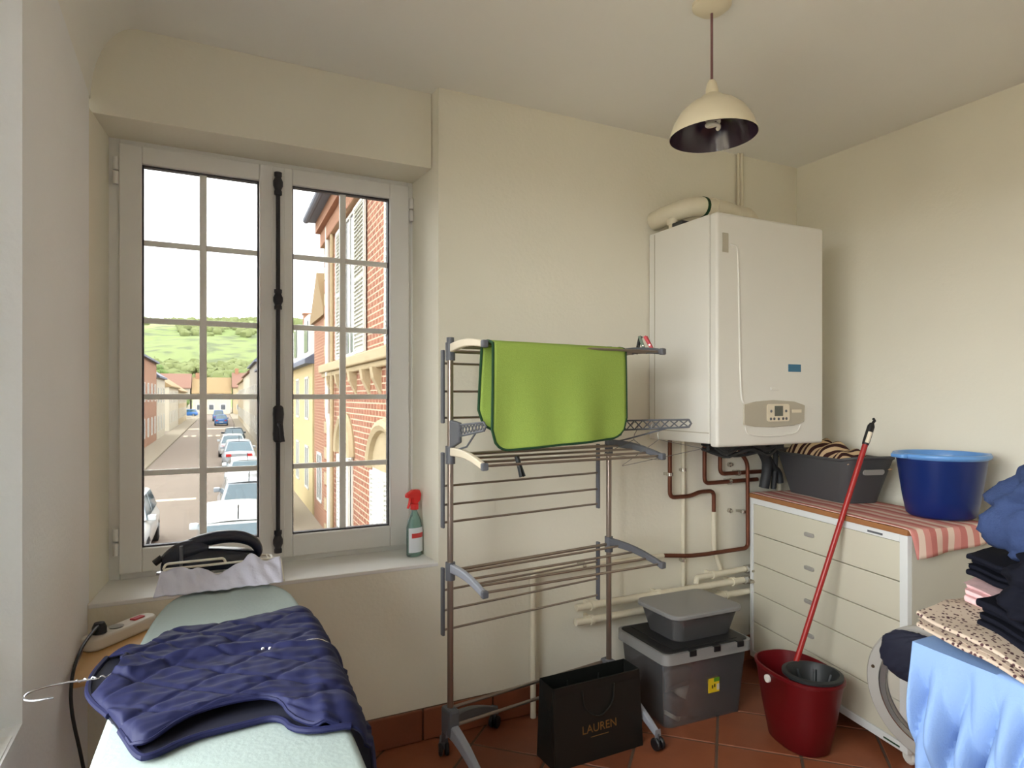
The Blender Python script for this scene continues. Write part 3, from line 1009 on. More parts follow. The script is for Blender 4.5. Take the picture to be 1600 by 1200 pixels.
def mat_sheet(y0, drop_l, drop_r, wdt, r, th, lean=0.0, ph=0.0):
    NU, NV = 40, 34
    rows = []
    for j in range(NV + 1):
        row = []
        for i in range(NU + 1):
            u, v = i / NU, j / NV
            ln = drop_l + (drop_r - drop_l) * u
            # rounded lower corners
            x, s = u * wdt, v * ln
            dxl, dxr = x, wdt - x
            dx = min(dxl, dxr)
            lim = ln
            if dx < r:
                lim = ln - r + math.sqrt(max(0.0, r * r - (r - dx) ** 2))
            s = v * lim
            x2 = x
            yy = y0 + lean * s + 0.010 * math.sin(u * 7 + ph + 0.6 * v) * v + 0.006 * math.sin(u * 17 + ph) * v
            row.append((x2 + 0.012 * v * (0.5 - u) * 2 * -0.3, yy, -s))
        rows.append(row)
    return rows


front = mat_sheet(-0.012, 0.365, 0.335, 0.597, 0.075, 0.003, lean=-0.02)
backs = mat_sheet(0.060, 0.30, 0.285, 0.597, 0.075, 0.003, lean=0.03, ph=2.0)
over = []
for k in range(1, 7):
    a = k / 7
    over.append([(p[0], -0.012 + 0.072 * a, 0.010 * math.sin(PI * a)) for p in front[0]])
rows = front[::-1] + over + backs
M().grid(rows).o('fabric', LIME, T, solid=0.006, smooth=80)
loop = [front[j][0] for j in range(len(front))] + front[-1][1:] + [front[j][-1] for j in range(len(front) - 2, -1, -1)]
loop += [r[-1] for r in over] + [r[-1] for r in backs] + backs[-1][-2::-1] + [backs[j][0] for j in range(len(backs) - 2, -1, -1)] + [r[0] for r in over[::-1]]
clean = []
for p in loop:
    p = Vector(p)
    if not clean or (p - clean[-1]).length > 0.004:
        clean.append(p)
M().tube(clean, 0.0052, 6, closed=True).o('binding', DGREEN, T)


# clothes pegs
def peg(label, mtl, p, rz, tiltx, grp='clothes pegs on the drying rack'):
    t = thing('clothes_peg', label, 'clothes peg', p, rz, grp)
    R = Matrix.Rotation(tiltx, 4, 'X')
    for s in (-1, 1):
        pr_ = [(-0.0, -0.030), (s * 0.008, -0.028), (s * 0.007, 0.0), (s * 0.013, 0.045), (s * 0.008, 0.046), (s * 0.001, 0.006)]
        if s < 0:
            pr_ = pr_[::-1]
        M().prism(pr_, -0.006, 0.006, 'y').xf(R).o('jaw', mtl, t, smooth=0, bevel=0.0015)
    M().tube([(-0.008, 0, 0.004), (0.008, 0, 0.004)], 0.003, 8).xf(R).o('spring', BRASS, t)
    return t


base = RACK @ Vector((RW, 0, 1.63))
for lb, mt, yy, rz, tx in (('black clothes peg at the top right arm of the rack', BLACKP, -0.175, 1.2, 0.25), ('grey green clothes peg between the black and red ones', GREENPEG, -0.205, 0.9, -0.35),
                           ('red clothes peg on the top right arm of the rack', REDPEG, -0.245, 0.6, -0.5)):
    peg(lb, mt, RACK @ Vector((RW, yy, 1.604)), rz, tx)
peg('dark grey clothes peg clipped on the middle tier bar', DGREY, RACK @ Vector((0.145, -0.232, 1.165)), 0.5, 2.8)


# thin wire hangers under the right hanger arm
def hanger(label, p, rz, ry, mtl, s=1.0, name='wire_hanger'):
    t = thing(name, label, 'hanger', p, rz, 'wire hangers on the rack')
    hk = [(0.022 * math.sin(a), 0, 0.0 + 0.022 * math.cos(a) - 0.022) for a in [(-100 + 25 * k) * PI / 180 for k in range(10)]]
    pts = hk + [(0.0, 0, -0.06), (-0.0, 0, -0.085)]
    R = Matrix.Rotation(ry, 4, 'Y') @ Matrix.Scale(s, 4)
    M().tube(pts, 0.0016, 6).xf(R).o('hook', mtl, t)
    M().tube(fillet([(0, 0, -0.085), (0.20, 0, -0.17), (-0.20, 0, -0.17), (0, 0, -0.085)], 0.012), 0.0016, 6).xf(R).o('frame', mtl, t)
    return t


hanger('grey wire hanger nearer the rack post below the hanger arm', RACK @ Vector((RW, -0.16, 1.295)), RZ + 0.05, 0.12, WIREG, 0.85)
hanger('grey wire hanger nearer the boiler below the hanger arm', RACK @ Vector((RW, -0.27, 1.30)), RZ - 0.5, -0.2, WIREG, 0.85)

# ------------------------------------------------------------------ shopping bag
T = thing('shopping_bag', 'black paper shopping bag with gold LAUREN lettering in front of the rack', 'bag', (1.218, 2.085, 0), math.radians(1.0))
BGW, BGD, BGH = 0.413, 0.135, 0.302
bg = M()
bot = [(0, 0, 0), (BGW, 0, 0), (BGW, BGD, 0), (0, BGD, 0)]
tp = [(0.004, 0.02, BGH), (BGW - 0.004, 0.02, BGH), (BGW - 0.004, BGD - 0.015, BGH + 0.004), (0.004, BGD - 0.015, BGH + 0.004)]
mid = [(0.018, 0.07, BGH * 0.6), (BGW - 0.018, 0.07, BGH * 0.6)]
bg.add(bot + tp + mid, [(3, 2, 1, 0), (0, 1, 5, 4), (2, 3, 7, 6), (1, 2, 9), (2, 6, 9), (6, 5, 9), (5, 1, 9), (0, 4, 8), (4, 7, 8), (7, 3, 8), (3, 0, 8)])
bg.o('bag_body', BAGM, T, smooth=0, solid=0.0015)
M().box(0.01, BGW - 0.01, 0.0165, 0.0185, BGH - 0.035, BGH - 0.001).o('folded_rim', BAGM, T, smooth=0)
for yy, zz in ((0.0155, 1), (BGD - 0.012, 1)):
    M().tube(fillet([(0.13, yy - 0.003, BGH - 0.03), (0.135, yy - 0.007, BGH - 0.10), (0.205, yy - 0.012, BGH - 0.15), (0.275, yy - 0.007, BGH - 0.10), (0.28, yy - 0.003, BGH - 0.03)], 0.04), 0.003, 6).o('handle', BAGM, T)
tl = math.atan2(0.02, BGH)
text('lettering', 'LAUREN', 0.044, GOLD, T, (BGW * 0.50, -0.0015 + 0.02 * 0.36, BGH * 0.40), (PI / 2 - tl, 0, 0))
M().box(BGW * 0.40, BGW * 0.60, 0.0038, 0.0052, BGH * 0.295, BGH * 0.302).o('small_print_line', GOLD, T, smooth=0)

# ------------------------------------------------------------------ storage boxes
T = thing('storage_box', 'large clear plastic storage box of shoes with black lid', 'storage box', (1.775, 2.125, 0.0), math.radians(-2.5))
SW, SD, SH = 0.452, 0.345, 0.325


def tub_walls(w0, d0, h, tw, r, t):
    """open box with tapered rounded walls, thickness t"""
    lo_ = [(a, b, 0) for a, b in rrect(tw, w0 - tw, tw, d0 - tw, r)]
    hi_ = [(a, b, h) for a, b in rrect(0, w0, 0, d0, r)]
    lo2 = [(a, b, t) for a, b in rrect(tw + t, w0 - tw - t, tw + t, d0 - tw - t, r)]
    hi2 = [(a, b, h) for a, b in rrect(t, w0 - t, t, d0 - t, r)]
    n = len(lo_)
    mm = M()
    vs = lo_ + hi_ + hi2 + lo2
    fs = [tuple(range(n))[::-1]]
    for a, b in ((0, 1), (1, 2), (2, 3)):
        fs += [(a * n + i, a * n + (i + 1) % n, b * n + (i + 1) % n, b * n + i) for i in range(n)]
    fs += [tuple(3 * n + i for i in range(n))]
    return mm.add(vs, fs)


tub_walls(SW, SD, SH - 0.02, 0.022, 0.03, 0.003).o('box_body', BOXP, T, smooth=50)
rm = M()
o_, i_ = rrect(-0.014, SW + 0.014, -0.014, SD + 0.014, 0.035), rrect(-0.001, SW + 0.001, -0.001, SD + 0.001, 0.03)
n = len(o_)
rm.add([(a, b, SH - 0.045) for a, b in o_] + [(a, b, SH) for a, b in o_] + [(a, b, SH) for a, b in i_] + [(a, b, SH - 0.045) for a, b in i_],
       [(k * n + i, k * n + (i + 1) % n, ((k + 1) % 4) * n + (i + 1) % n, ((k + 1) % 4) * n + i) for k in range(4) for i in range(n)])
rm.o('rim', BOXR, T, smooth=50)
ld = M().prism(rrect(-0.002, SW + 0.002, -0.002, SD + 0.002, 0.03), SH - 0.012, SH + 0.004).o('lid', BLACKP, T, smooth=40, bevel=0.003)
for cx in (0.13, 0.26, 0.39):
    M().box(cx - 0.018, cx + 0.018, -0.018, 0.01, SH - 0.022, SH + 0.005).o('lid_clip', BLACKP, ld, smooth=0, bevel=0.003)
for cx in (0.05,):
    M().box(cx, SW - cx, 0.02, SD - 0.02, SH + 0.003, SH + 0.0065).o('lid_panel', BLACKP, ld, smooth=0, bevel=0.003)
st = M().box(0.232, 0.292, 0.0085, 0.0105, 0.118, 0.180).o('sticker', YELLOW, T, smooth=0)
st['label'] = 'yellow product sticker'
M().box(0.262, 0.292, 0.0075, 0.0087, 0.163, 0.180).o('sticker_green_corner', STGREEN, st, smooth=0)
M().box(0.250, 0.257, 0.0075, 0.0087, 0.136, 0.150).box(0.262, 0.269, 0.0075, 0.0087, 0.140, 0.154).o('sticker_figures', STDARK, st, smooth=0)
M().box(0.278, 0.292, 0.0075, 0.0087, 0.126, 0.152).o('sticker_white_corner', SHOEW, st, smooth=0)
BOXT = Matrix.Translation((1.775, 2.125, 0)) @ Matrix.Rotation(math.radians(-2.5), 4, 'Z')


def shoe(label, lx, ly, lz, rz, upm, som, s=1.0):
    p = BOXT @ Vector((lx, ly, lz))
    t = thing('shoe', label, 'shoe', p, rz, 'shoes in the clear storage box')
    outl = [(-0.125, 0.0), (-0.11, -0.033), (-0.03, -0.030), (0.05, -0.044), (0.11, -0.035), (0.13, 0.0), (0.11, 0.035), (0.05, 0.046), (-0.03, 0.034), (-0.11, 0.033)]
    outl = [(a * s, b * s) for a, b in outl]
    M().prism(outl, 0, 0.022).o('sole', som, t, smooth=60, bevel=0.005)
    lv = [(0.022, 1.0, 0, 0.99), (0.045, 0.96, -0.002, 0.93), (0.065, 0.80, -0.018, 0.80), (0.082, 0.50, -0.055, 0.66), (0.085, 0.42, -0.062, 0.5)]
    rows = [[Vector((a * sc + ox, b * wy, z)) for a, b in outl] for z, sc, ox, wy in lv]
    mm = M()
    n = len(outl)
    mm.add([p_ for r in rows for p_ in r], [(i * n + k, i * n + (k + 1) % n, (i + 1) * n + (k + 1) % n, (i + 1) * n + k) for i in range(4) for k in range(n)] + [tuple(4 * n + k for k in range(n))])
    mm.o('upper', upm, t, smooth=60)
    return t


shoe('dark shoe with pale sole in front left of the clear box', 0.115, 0.165, 0.004, 1.65, SHOED, SHOEW)
shoe('white sneaker at the front middle of the clear box', 0.225, 0.165, 0.004, 1.5, SHOEW, SHOEW)
shoe('white sneaker at the front right of the clear box', 0.335, 0.165, 0.004, 1.6, SHOEW, SHOEW)
shoe('dark brown shoe stacked above the pale-soled shoes in the clear box', 0.19, 0.18, 0.095, 0.2, SHOED, SHOED)
T = thing('plastic_container', 'small translucent plastic container with frosted lid on the storage box', 'container', (1.862, 2.162, 0.3325), math.radians(-1.5))
CW, CD, CH = 0.372, 0.280, 0.118
tub_walls(CW, CD, CH, 0.028, 0.045, 0.003).o('container_body', BOXP, T, smooth=50)
M().prism(rrect(-0.012, CW + 0.012, -0.012, CD + 0.012, 0.05), CH - 0.012, CH + 0.008).o('lid', BOXR, T, smooth=40, bevel=0.005)

# ------------------------------------------------------------------ plan chest with five drawers
CA = math.atan2(-0.978, -0.208)
T = thing('drawer_chest', 'cream five-drawer chest with white frame standing against the right wall', 'chest of drawers', (2.602, 2.453, 0), CA)
CM = Matrix.Translation((2.602, 2.453, 0)) @ Matrix.Rotation(CA, 4, 'Z')
LW, LD = 0.97, 0.425
body = M().box(0, LW, 0.022, LD, 0.06, 0.88).o('body', CHESTS, T, smooth=0)
f = M()
frame_rect(f, 0, LW, 0.06, 0.88, 0.022, 0.036, 0.030, 0.032, 0.0, 0.022)
f.o('front_frame', CHESTW, T, smooth=0, bevel=0.002)
dz0, dz1 = 0.092, 0.850
for k in range(5):
    a = dz0 + (dz1 - dz0) * k / 5
    b = dz0 + (dz1 - dz0) * (k + 1) / 5
    dr = M().box(0.0245, LW - 0.0385, 0.004, 0.06, a + 0.002, b - 0.002).o('drawer', CHESTF, T, smooth=0, bevel=0.0015)
    zc = (a + b) / 2
    M().prism(rrect(0.41, 0.47, zc - 0.009, zc + 0.009, 0.008), -0.004, 0.006, 'y').o('pull', GREYW, dr, smooth=40, bevel=0.002)
M().box(-0.004, LW + 0.004, -0.006, LD, 0.88, 0.902).o('top_board', WOODTOP, T, smooth=0, bevel=0.002)
M().box(0.78, 0.855, -0.0015, 0.001, 0.858, 0.866).o('maker_plate', GREYP, T, smooth=0)
M().box(0.86, 0.935, -0.0015, 0.001, 0.071, 0.077).o('lower_plate', DGREEN, T, smooth=0)
for cx, cy in ((0.05, 0.06), (LW - 0.05, 0.06), (0.05, LD - 0.05), (LW - 0.05, LD - 0.05)):
    c = M().lathe([(0, -0.011), (0.022, -0.011), (0.029, -0.005), (0.029, 0.005), (0.022, 0.011), (0, 0.011)], seg=18).xf(Matrix.Translation((cx + 0.012, cy - 0.01, 0.0295)) @ Matrix.Rotation(PI / 2, 4, 'X') @ Matrix.Rotation(0.0, 4, 'Y'))
    c.box(cx - 0.012, cx + 0.012, cy - 0.012, cy + 0.012, 0.045, 0.062)
    c.o('castor', WHITEM, T)
# pink striped towel over the chest top, its near corner hanging over the end
TOP = 0.9025
rows = []
NU, NV = 64, 26
for j in range(NV + 1):
    row = []
    for i in range(NU + 1):
        u, v = i / NU, j / NV
        xx = 0.012 + u * 1.085
        yy = -0.004 + v * (LD - 0.03)
        zz = TOP + 0.0025 + 0.0012 * math.sin(xx * 30 + yy * 9) * (0.5 + v)
        over_ = xx - (LW + 0.005)
        if over_ > 0:
            lim = 0.110 - 0.05 * v
            dn = over_ / (1.097 - LW - 0.005) * lim
            xx = LW + 0.008 + 0.012 * (1 - math.exp(-dn * 60)) + 0.010 * math.sin(v * 11) * dn * 8
            zz = TOP + 0.002 - dn
            yy += dn * 0.25
        row.append((xx, yy, zz))
    rows.append(row)
t = M().grid(rows).o('striped_towel', PINKST, None, smooth=60, solid=0.002, soff=1)
t.matrix_world = CM
tag(t, 'pink and white striped towel covering the chest top', 'towel')

# dark laundry basket with a brown striped cloth
T = thing('laundry_basket', 'charcoal plastic laundry basket on the chest beside the blue tub', 'basket', (2.835, 2.155, TOP + 0.006), CA + math.radians(-2))
bw_, bd_, bh_ = 0.56, 0.27, 0.180
lo_ = rrect(-0.21, 0.21, -0.10, 0.10, 0.05)
hi_ = rrect(-bw_ / 2, bw_ / 2, -bd_ / 2, bd_ / 2, 0.06)
tt = 0.004
lo2 = rrect(-0.21 + tt, 0.21 - tt, -0.10 + tt, 0.10 - tt, 0.05)
hi2 = rrect(-bw_ / 2 + tt, bw_ / 2 - tt, -bd_ / 2 + tt, bd_ / 2 - tt, 0.06)
n = len(lo_)


def swoop(a):
    return bh_ + 0.035 * (abs(a) / (bw_ / 2)) ** 2


mm = M()
mm.add([(a, b, 0) for a, b in lo_] + [(a, b, swoop(a)) for a, b in hi_] + [(a, b, swoop(a)) for a, b in hi2] + [(a, b, 0.005) for a, b in lo2],
       [tuple(range(n))[::-1]] + [(k * n + i, k * n + (i + 1) % n, (k + 1) * n + (i + 1) % n, (k + 1) * n + i) for k in range(3) for i in range(n)] + [tuple(3 * n + i for i in range(n))])
bk = mm.o('basket_body', CHARC, T, smooth=50)
rmm = M().tube([(a, b, swoop(a)) for a, b in hi_], 0.007, 8, closed=True)
rmm.o('rim', CHARC, T)
hnd = M().prism(rrect(-0.055, 0.055, -0.012, 0.012, 0.011), -0.003, 0.003, 'x')
hnd.xf(Matrix.Translation((bw_ / 2 - 0.005, 0, bh_ - 0.03)) @ Matrix.Rotation(0.25, 4, 'Y')).o('hand_hole', GREYW, T, smooth=40)
cl = []
for j in range(25):
    row = []
    for i in range(37):
        u, v = i / 36 - 0.5, j / 24 - 0.5
        a, b = u * 0.51, v * 0.235
        ed = max(abs(u), abs(v)) * 2
        z = bh_ - 0.006 + 0.135 * (1 - ed ** 3) * (0.62 - 0.75 * u) + 0.02 * nz((a * 14, b * 14, 3.1)) + 0.008 * math.sin(a * 60 + b * 20)
        row.append((a, b, z))
    cl.append(row)
t = M().grid(cl).o('striped_blanket', ZEBRA, None, smooth=60, solid=0.004)
t.matrix_world = Matrix.Translation((2.835, 2.155, TOP + 0.006)) @ Matrix.Rotation(CA + math.radians(-2), 4, 'Z')
tag(t, 'brown and beige striped cloth heaped in the charcoal basket', 'cloth')

# blue tub
T = thing('plastic_tub', 'round bright blue plastic tub with pale blue rim on the chest', 'tub', (2.775, 1.60, TOP + 0.006))
T.scale = (0.86, 0.86, 0.95)
M().lathe([(0.0, 0.0), (0.128, 0.0), (0.145, 0.012), (0.160, 0.08), (0.176, 0.18), (0.187, 0.258), (0.183, 0.258), (0.172, 0.18), (0.156, 0.08), (0.140, 0.016), (0.0, 0.008)], seg=48).o('tub_body', BLUE, T, smooth=50)
M().lathe([(0.185, 0.250), (0.200, 0.258), (0.203, 0.268), (0.198, 0.274), (0.187, 0.275), (0.181, 0.268), (0.180, 0.245), (0.172, 0.19), (0.1715, 0.19), (0.1835, 0.25)], seg=48, caps=False).o('rim', LBLUE, T, smooth=60)
for a in (2.75, -0.4):
    hm = M().prism(rrect(-0.045, 0.045, 0.19, 0.228, 0.015), 0.255, 0.272).xf(Matrix.Rotation(a - PI / 2, 4, 'Z'))
    hm.o('grip', LBLUE, T, smooth=40, bevel=0.004)

# ------------------------------------------------------------------ mop bucket and mop
T = thing('mop_bucket', 'oval red mop bucket with dark wringer on the floor by the chest', 'bucket', (2.215, 1.835, 0), math.radians(-101))


def oval(prof, lx, ly, seg=40, c=(0, 0)):
    mm = M()
    vs, fs = [], []
    for s, z in prof:
        for k in range(seg):
            a = 2 * PI * k / seg
            ca, sa = math.cos(a), math.sin(a)
            ex = 0.8
            vs.append((c[0] + s * lx * math.copysign(abs(ca) ** ex, ca), c[1] + s * ly * math.copysign(abs(sa) ** ex, sa), z))
    n = len(prof)
    for i in range(n - 1):
        for k in range(seg):
            l = (k + 1) % seg
            fs.append((i * seg + k, i * seg + l, (i + 1) * seg + l, (i + 1) * seg + k))
    fs.append(tuple(range(seg))[::-1])
    fs.append(tuple((n - 1) * seg + k for k in range(seg)))
    return mm.add(vs, fs)


oval([(0.66, 0.0), (0.70, 0.006), (0.84, 0.12), (1.0, 0.285), (1.035, 0.288), (1.035, 0.30), (0.985, 0.302), (0.97, 0.28), (0.82, 0.12), (0.66, 0.012)], 0.185, 0.128).o('bucket_body', REDP, T, smooth=50)
wr = M()
wr.lathe([(0.055, -0.10), (0.092, 0.0), (0.112, 0.012), (0.112, 0.022), (0.098, 0.026), (0.088, 0.012), (0.050, -0.095)], (0.080, 0.0, 0.292), 32, caps=False)
wro = wr.o('wringer', DGREY, T, smooth=50)
for k in range(8):
    a = 2 * PI * k / 8
    M().tube([(0.085 + 0.086 * math.cos(a), 0.086 * math.sin(a), 0.295), (0.085 + 0.048 * math.cos(a), 0.048 * math.sin(a), 0.20)], 0.007, 6).o('wringer_rib', DGREY, wro)
M().lathe([(0.0, 0), (0.052, 0), (0.052, 0.006), (0, 0.006)], (0.085, 0, 0.186), 20).o('wringer_floor', DGREY, wro)
for s in (-1, 1):
    M().lathe([(0, 0), (0.016, 0), (0.016, 0.008), (0, 0.010)], seg=12).xf(Matrix.Translation((-0.02, s * 0.127, 0.262)) @ Matrix.Rotation(-s * PI / 2, 4, 'X')).o('handle_boss', WHITEM, T)
T = thing('mop', 'red mop handle with black grip standing in the red bucket against the chest', 'mop', (2.19, 1.87, 0.02))
p0, p1 = Vector((2.235, 1.858, 0.321)), Vector((2.445, 1.80, 0.918))
dv = (p1 - p0)
o0 = Vector((2.19, 1.87, 0.02))
tp_ = p0 + dv * 1.62
bs = p0 - dv * 0.30
M().tube([bs - o0, p0 + dv * 1.50 - o0], 0.0112, 14).o('handle', REDM, T)
M().tube([p0 + dv * 1.47 - o0, p0 + dv * 1.50 - o0, p0 + dv * 1.60 - o0, tp_ - o0], [0.013, 0.0145, 0.0145, 0.009], 14).o('grip', BLACKP, T)
M().tube([tp_ - o0 - dv * 0.01, tp_ - o0 + dv.normalized() * 0.012 + Vector((0.012, 0, 0)), tp_ - o0 + dv.normalized() * 0.02], 0.006, 8).o('hanging_loop', BLACKP, T)
M().tube([p0 + dv * 1.485 - o0 + Vector((-0.006, -0.008, 0)), p0 + dv * 1.56 - o0 + Vector((-0.006, -0.009, 0))], 0.009, 10).o('grip_label', CREAM_SUNLITP, T)
mh = M()
for k in range(14):
    a = 2 * PI * k / 14
    mh.tube(smooth_pl([bs - o0, bs - o0 + Vector((0.015 * math.cos(a) + 0.01, 0.015 * math.sin(a) - 0.01, -0.03)), Vector((bs.x - o0.x + 0.03 * math.cos(a) + 0.03, bs.y - o0.y + 0.035 * math.sin(a) - 0.015, 0.012))], 1), 0.006, 6)
mh.o('mop_strands', WHITEC, T)

# ------------------------------------------------------------------ washing machine (its open door shows)
T = thing('washing_machine', 'white washing machine whose open porthole door shows beside the laundry', 'washing machine', (2.03, 0.35, 0))
M().box(0, 0.58, 0, 0.60, 0.012, 0.85).o('cabinet', WWHITE, T, smooth=0, bevel=0.012)
M().box(-0.012, 0.004, 0.004, 0.596, 0.72, 0.84).o('control_fascia', WWHITE, T, smooth=0, bevel=0.008)
M().lathe([(0.03, 0), (0.03, 0.02), (0, 0.022)], seg=20).xf(Matrix.Translation((-0.010, 0.42, 0.78)) @ Matrix.Rotation(-PI / 2, 4, 'Y')).o('dial', GREYW, T)
M().lathe([(0.20, 0), (0.20, 0.012), (0.16, 0.012), (0.155, -0.03)], seg=36, caps=False).xf(Matrix.Translation((0.0, 0.30, 0.51)) @ Matrix.Rotation(-PI / 2, 4, 'Y')).o('porthole_seal', GREYP, T)
for a, b in ((0.05, 0.05), (0.53, 0.05), (0.05, 0.55), (0.53, 0.55)):
    M().lathe([(0.02, 0), (0.02, 0.014)], (a, b, 0), 12).o('foot', BLACKP, T)
dm = Matrix.Translation((-0.035, 0.815, 0.505)) @ Matrix.Rotation(math.radians(4), 4, 'Z') @ Matrix.Rotation(-PI / 2, 4, 'Y')
door = M().lathe([(0.148, -0.004), (0.152, 0.010), (0.160, 0.022), (0.196, 0.020), (0.203, 0.012), (0.203, -0.012), (0.198, -0.016), (0.148, -0.010)], seg=56, caps=False).xf(dm).o('door_ring', GREYW, T, smooth=35)
M().lathe([(0.150, 0.006), (0.158, 0.0245), (0.153, 0.0265), (0.146, 0.010)], seg=48, caps=False).xf(dm).o('inner_trim', CHROME, door, smooth=60)
M().lathe([(0.0, 0.075), (0.06, 0.073), (0.105, 0.062), (0.125, 0.045), (0.134, 0.018), (0.150, 0.008)][::-1], seg=48, caps=False).xf(dm).o('glass_bowl', BOXP, door, smooth=70)
for a in (100, 140, 168, 205, 250, 300):
    rr = math.radians(a)
    M().lathe([(0.006, 0), (0.005, 0.003), (0, 0.003)], seg=8).xf(dm @ Matrix.Translation((0.180 * math.cos(rr - PI), 0.180 * math.sin(rr), 0.0205))).o('screw', STDARK, door)
M().box(-0.004, 0.0, 0.605, 0.625, 0.44, 0.57).xf(Matrix.Translation((-0.02, -0.005, 0))).o('hinge', CHROME, door, smooth=0)


def drape(m_rows, name, mtl, label, cat, solid=0.004, grp=None, sub=0):
    ob = M().grid(m_rows).o(name, mtl, None, smooth=80, solid=solid, sub=sub)
    return tag(ob, label, cat, grp)


# ------------------------------------------------------------------ laundry pile on a low stand
T = thing('laundry_stand', 'low wooden stand under the heaped laundry at the right edge', 'stand', (1.60, 0.30, 0))
M().box(0, 0.38, 0, 0.62, 0.735, 0.76).o('top', WOODL, T, smooth=0, bevel=0.003)
for a, b in ((0.03, 0.03), (0.35, 0.03), (0.03, 0.59), (0.35, 0.59)):
    M().box(a - 0.02, a + 0.02, b - 0.02, b + 0.02, 0, 0.735).o('leg', WOODL, T, smooth=0, bevel=0.002)
# pale blue shirt draped over the stand's front
rows = []
NU, NV = 150, 90
for j in range(NV + 1):
    v = j / NV
    row = []
    for i in range(NU + 1):
        u = i / NU
        y = 0.952 - 0.66 * u
        s = v * 0.80
        ph_ = u * 30 + 5.0 * v + 2.0 * nz((u * 4, v * 2.2, 0.7))
        fold = 0.052 * (abs(math.sin(ph_)) ** 0.9 - 0.6) + 0.030 * (abs(math.sin(u * 38 - 6.5 * v + 0.8)) - 0.6) + 0.012 * math.sin(u * 61 + 3 * v + 1) + 0.05 * nz((u * 6, v * 3, 0.5))
        if s < 0.16:
            x_ = 1.72 - s + 0.0
            z_ = 0.815 - 0.04 * u
        else:
            t_ = s - 0.16
            x_ = 1.558 - 0.012 - fold * min(1, t_ * 5) - 0.02 * t_ - 0.05 * u * min(1, t_ * 3)
            z_ = 0.815 - 0.04 * u - t_ + 0.0
        row.append((x_, y + 0.05 * v * (u - 0.2) * 0.6 + 0.006 * math.sin(v * 9), z_))
    rows.append(row)
drape(rows, 'pale_blue_shirt', SHIRT, 'pale blue cotton shirt hanging at the front of the laundry pile', 'shirt', 0.003)


def folded(name, mtl, label, pts_far, pts_near, z0, z1, layers=2, n=0.004, cat='clothes', bulge=0.5, off=0.0, thick=0.014):
    """folded fabric: far and near edge polylines (x, y) from left to right, z0/z1 heights at left/right; layered thickness"""
    a = resample([(p[0], p[1], p[2]) for p in pts_near], 40)
    b = resample([(p[0], p[1], p[2]) for p in pts_far], 40)
    th = thick
    mm = M()
    for L in range(layers):
        rows_ = []
        prof_ = []
        for k in range(9):      # rounded fold at near edge
            an = -PI / 2 + PI * k / 8
            prof_.append((-math.cos(an) * th * bulge, math.sin(an) * th * 0.5))
        for i in range(40):
            d = (b[i] - a[i])
            ln = d.length
            d.normalize()
            col = []
            zb = L * th
            for k in range(12):
                t_ = 1 - k / 11
                p = a[i] + d * ln * t_ + Vector((0, 0, zb - th * 0.5))
                col.append(p)
            for dx_, dz_ in prof_:
                p = a[i] + d * (dx_ + 0.012 * ((L * 7) % 3)) + Vector((0, 0, zb + dz_))
                col.append(p)
            for k in range(12):
                t_ = k / 11
                p = a[i] + d * ln * t_ + Vector((0, 0, zb + th * 0.5))
                col.append(p)
            col = [p + Vector((nz(p, 9, off), nz(p, 9, off + 5), nz(p, 11, off + 9))) * n for p in col]
            rows_.append(col)
        mm.grid(rows_)
    ob = mm.o(name, mtl, None, smooth=70)
    return tag(ob, label, cat)


folded('leopard_fabric', LEOP, 'folded leopard print fabric lying on the pale blue shirt',
       [(1.79, 0.96, 0.868), (1.86, 0.70, 0.86), (1.86, 0.34, 0.83)], [(1.552, 0.945, 0.858), (1.528, 0.80, 0.842), (1.506, 0.66, 0.812), (1.48, 0.42, 0.79)], 0, 0, 4, 0.011, 'fabric', thick=0.0085)


def heap(name, mtl, label, c, size, rz, nscale, namp, seed, flat=0.0, wr_=0.0, ex=0.75):
    mm = M()
    NU_, NV_ = 96, 56
    rows_ = []
    for j in range(NV_ + 1):
        ph = -PI / 2 + PI * j / NV_
        row_ = []
        for i in range(NU_ + 1):
            th_ = 2 * PI * (i % NU_) / NU_
            cx_, sx_ = math.cos(th_), math.sin(th_)
            cp, sp_ = math.cos(ph), math.sin(ph)
            p = Vector((math.copysign(abs(cx_) ** ex, cx_) * abs(cp) ** ex, math.copysign(abs(sx_) ** ex, sx_) * abs(cp) ** ex, math.copysign(abs(sp_) ** ex, sp_)))
            nn = nz((p.x, p.y, p.z), nscale, seed) + 0.5 * nz((p.x, p.y, p.z), nscale * 2.3, seed + 3)
            ridge = wr_ * abs(math.sin((p.x * 3 + p.y * 7 + p.z * 6 + nz((p.x, p.y, p.z), 1.5, seed) * 4))) + wr_ * 0.4 * nz((p.x, p.y * 3, p.z * 3), 4.0, seed + 7)
            p = p * (1 + namp * nn + ridge)
            row_.append((p.x * size[0], p.y * size[1], p.z * size[2]))
        rows_.append(row_)
    mm.grid(rows_)
    ob = mm.o(name, mtl, None, smooth=80)
    ob.matrix_world = Matrix.Translation(c) @ Matrix.Rotation(rz, 4, 'Z')
    return tag(ob, label, 'clothes')


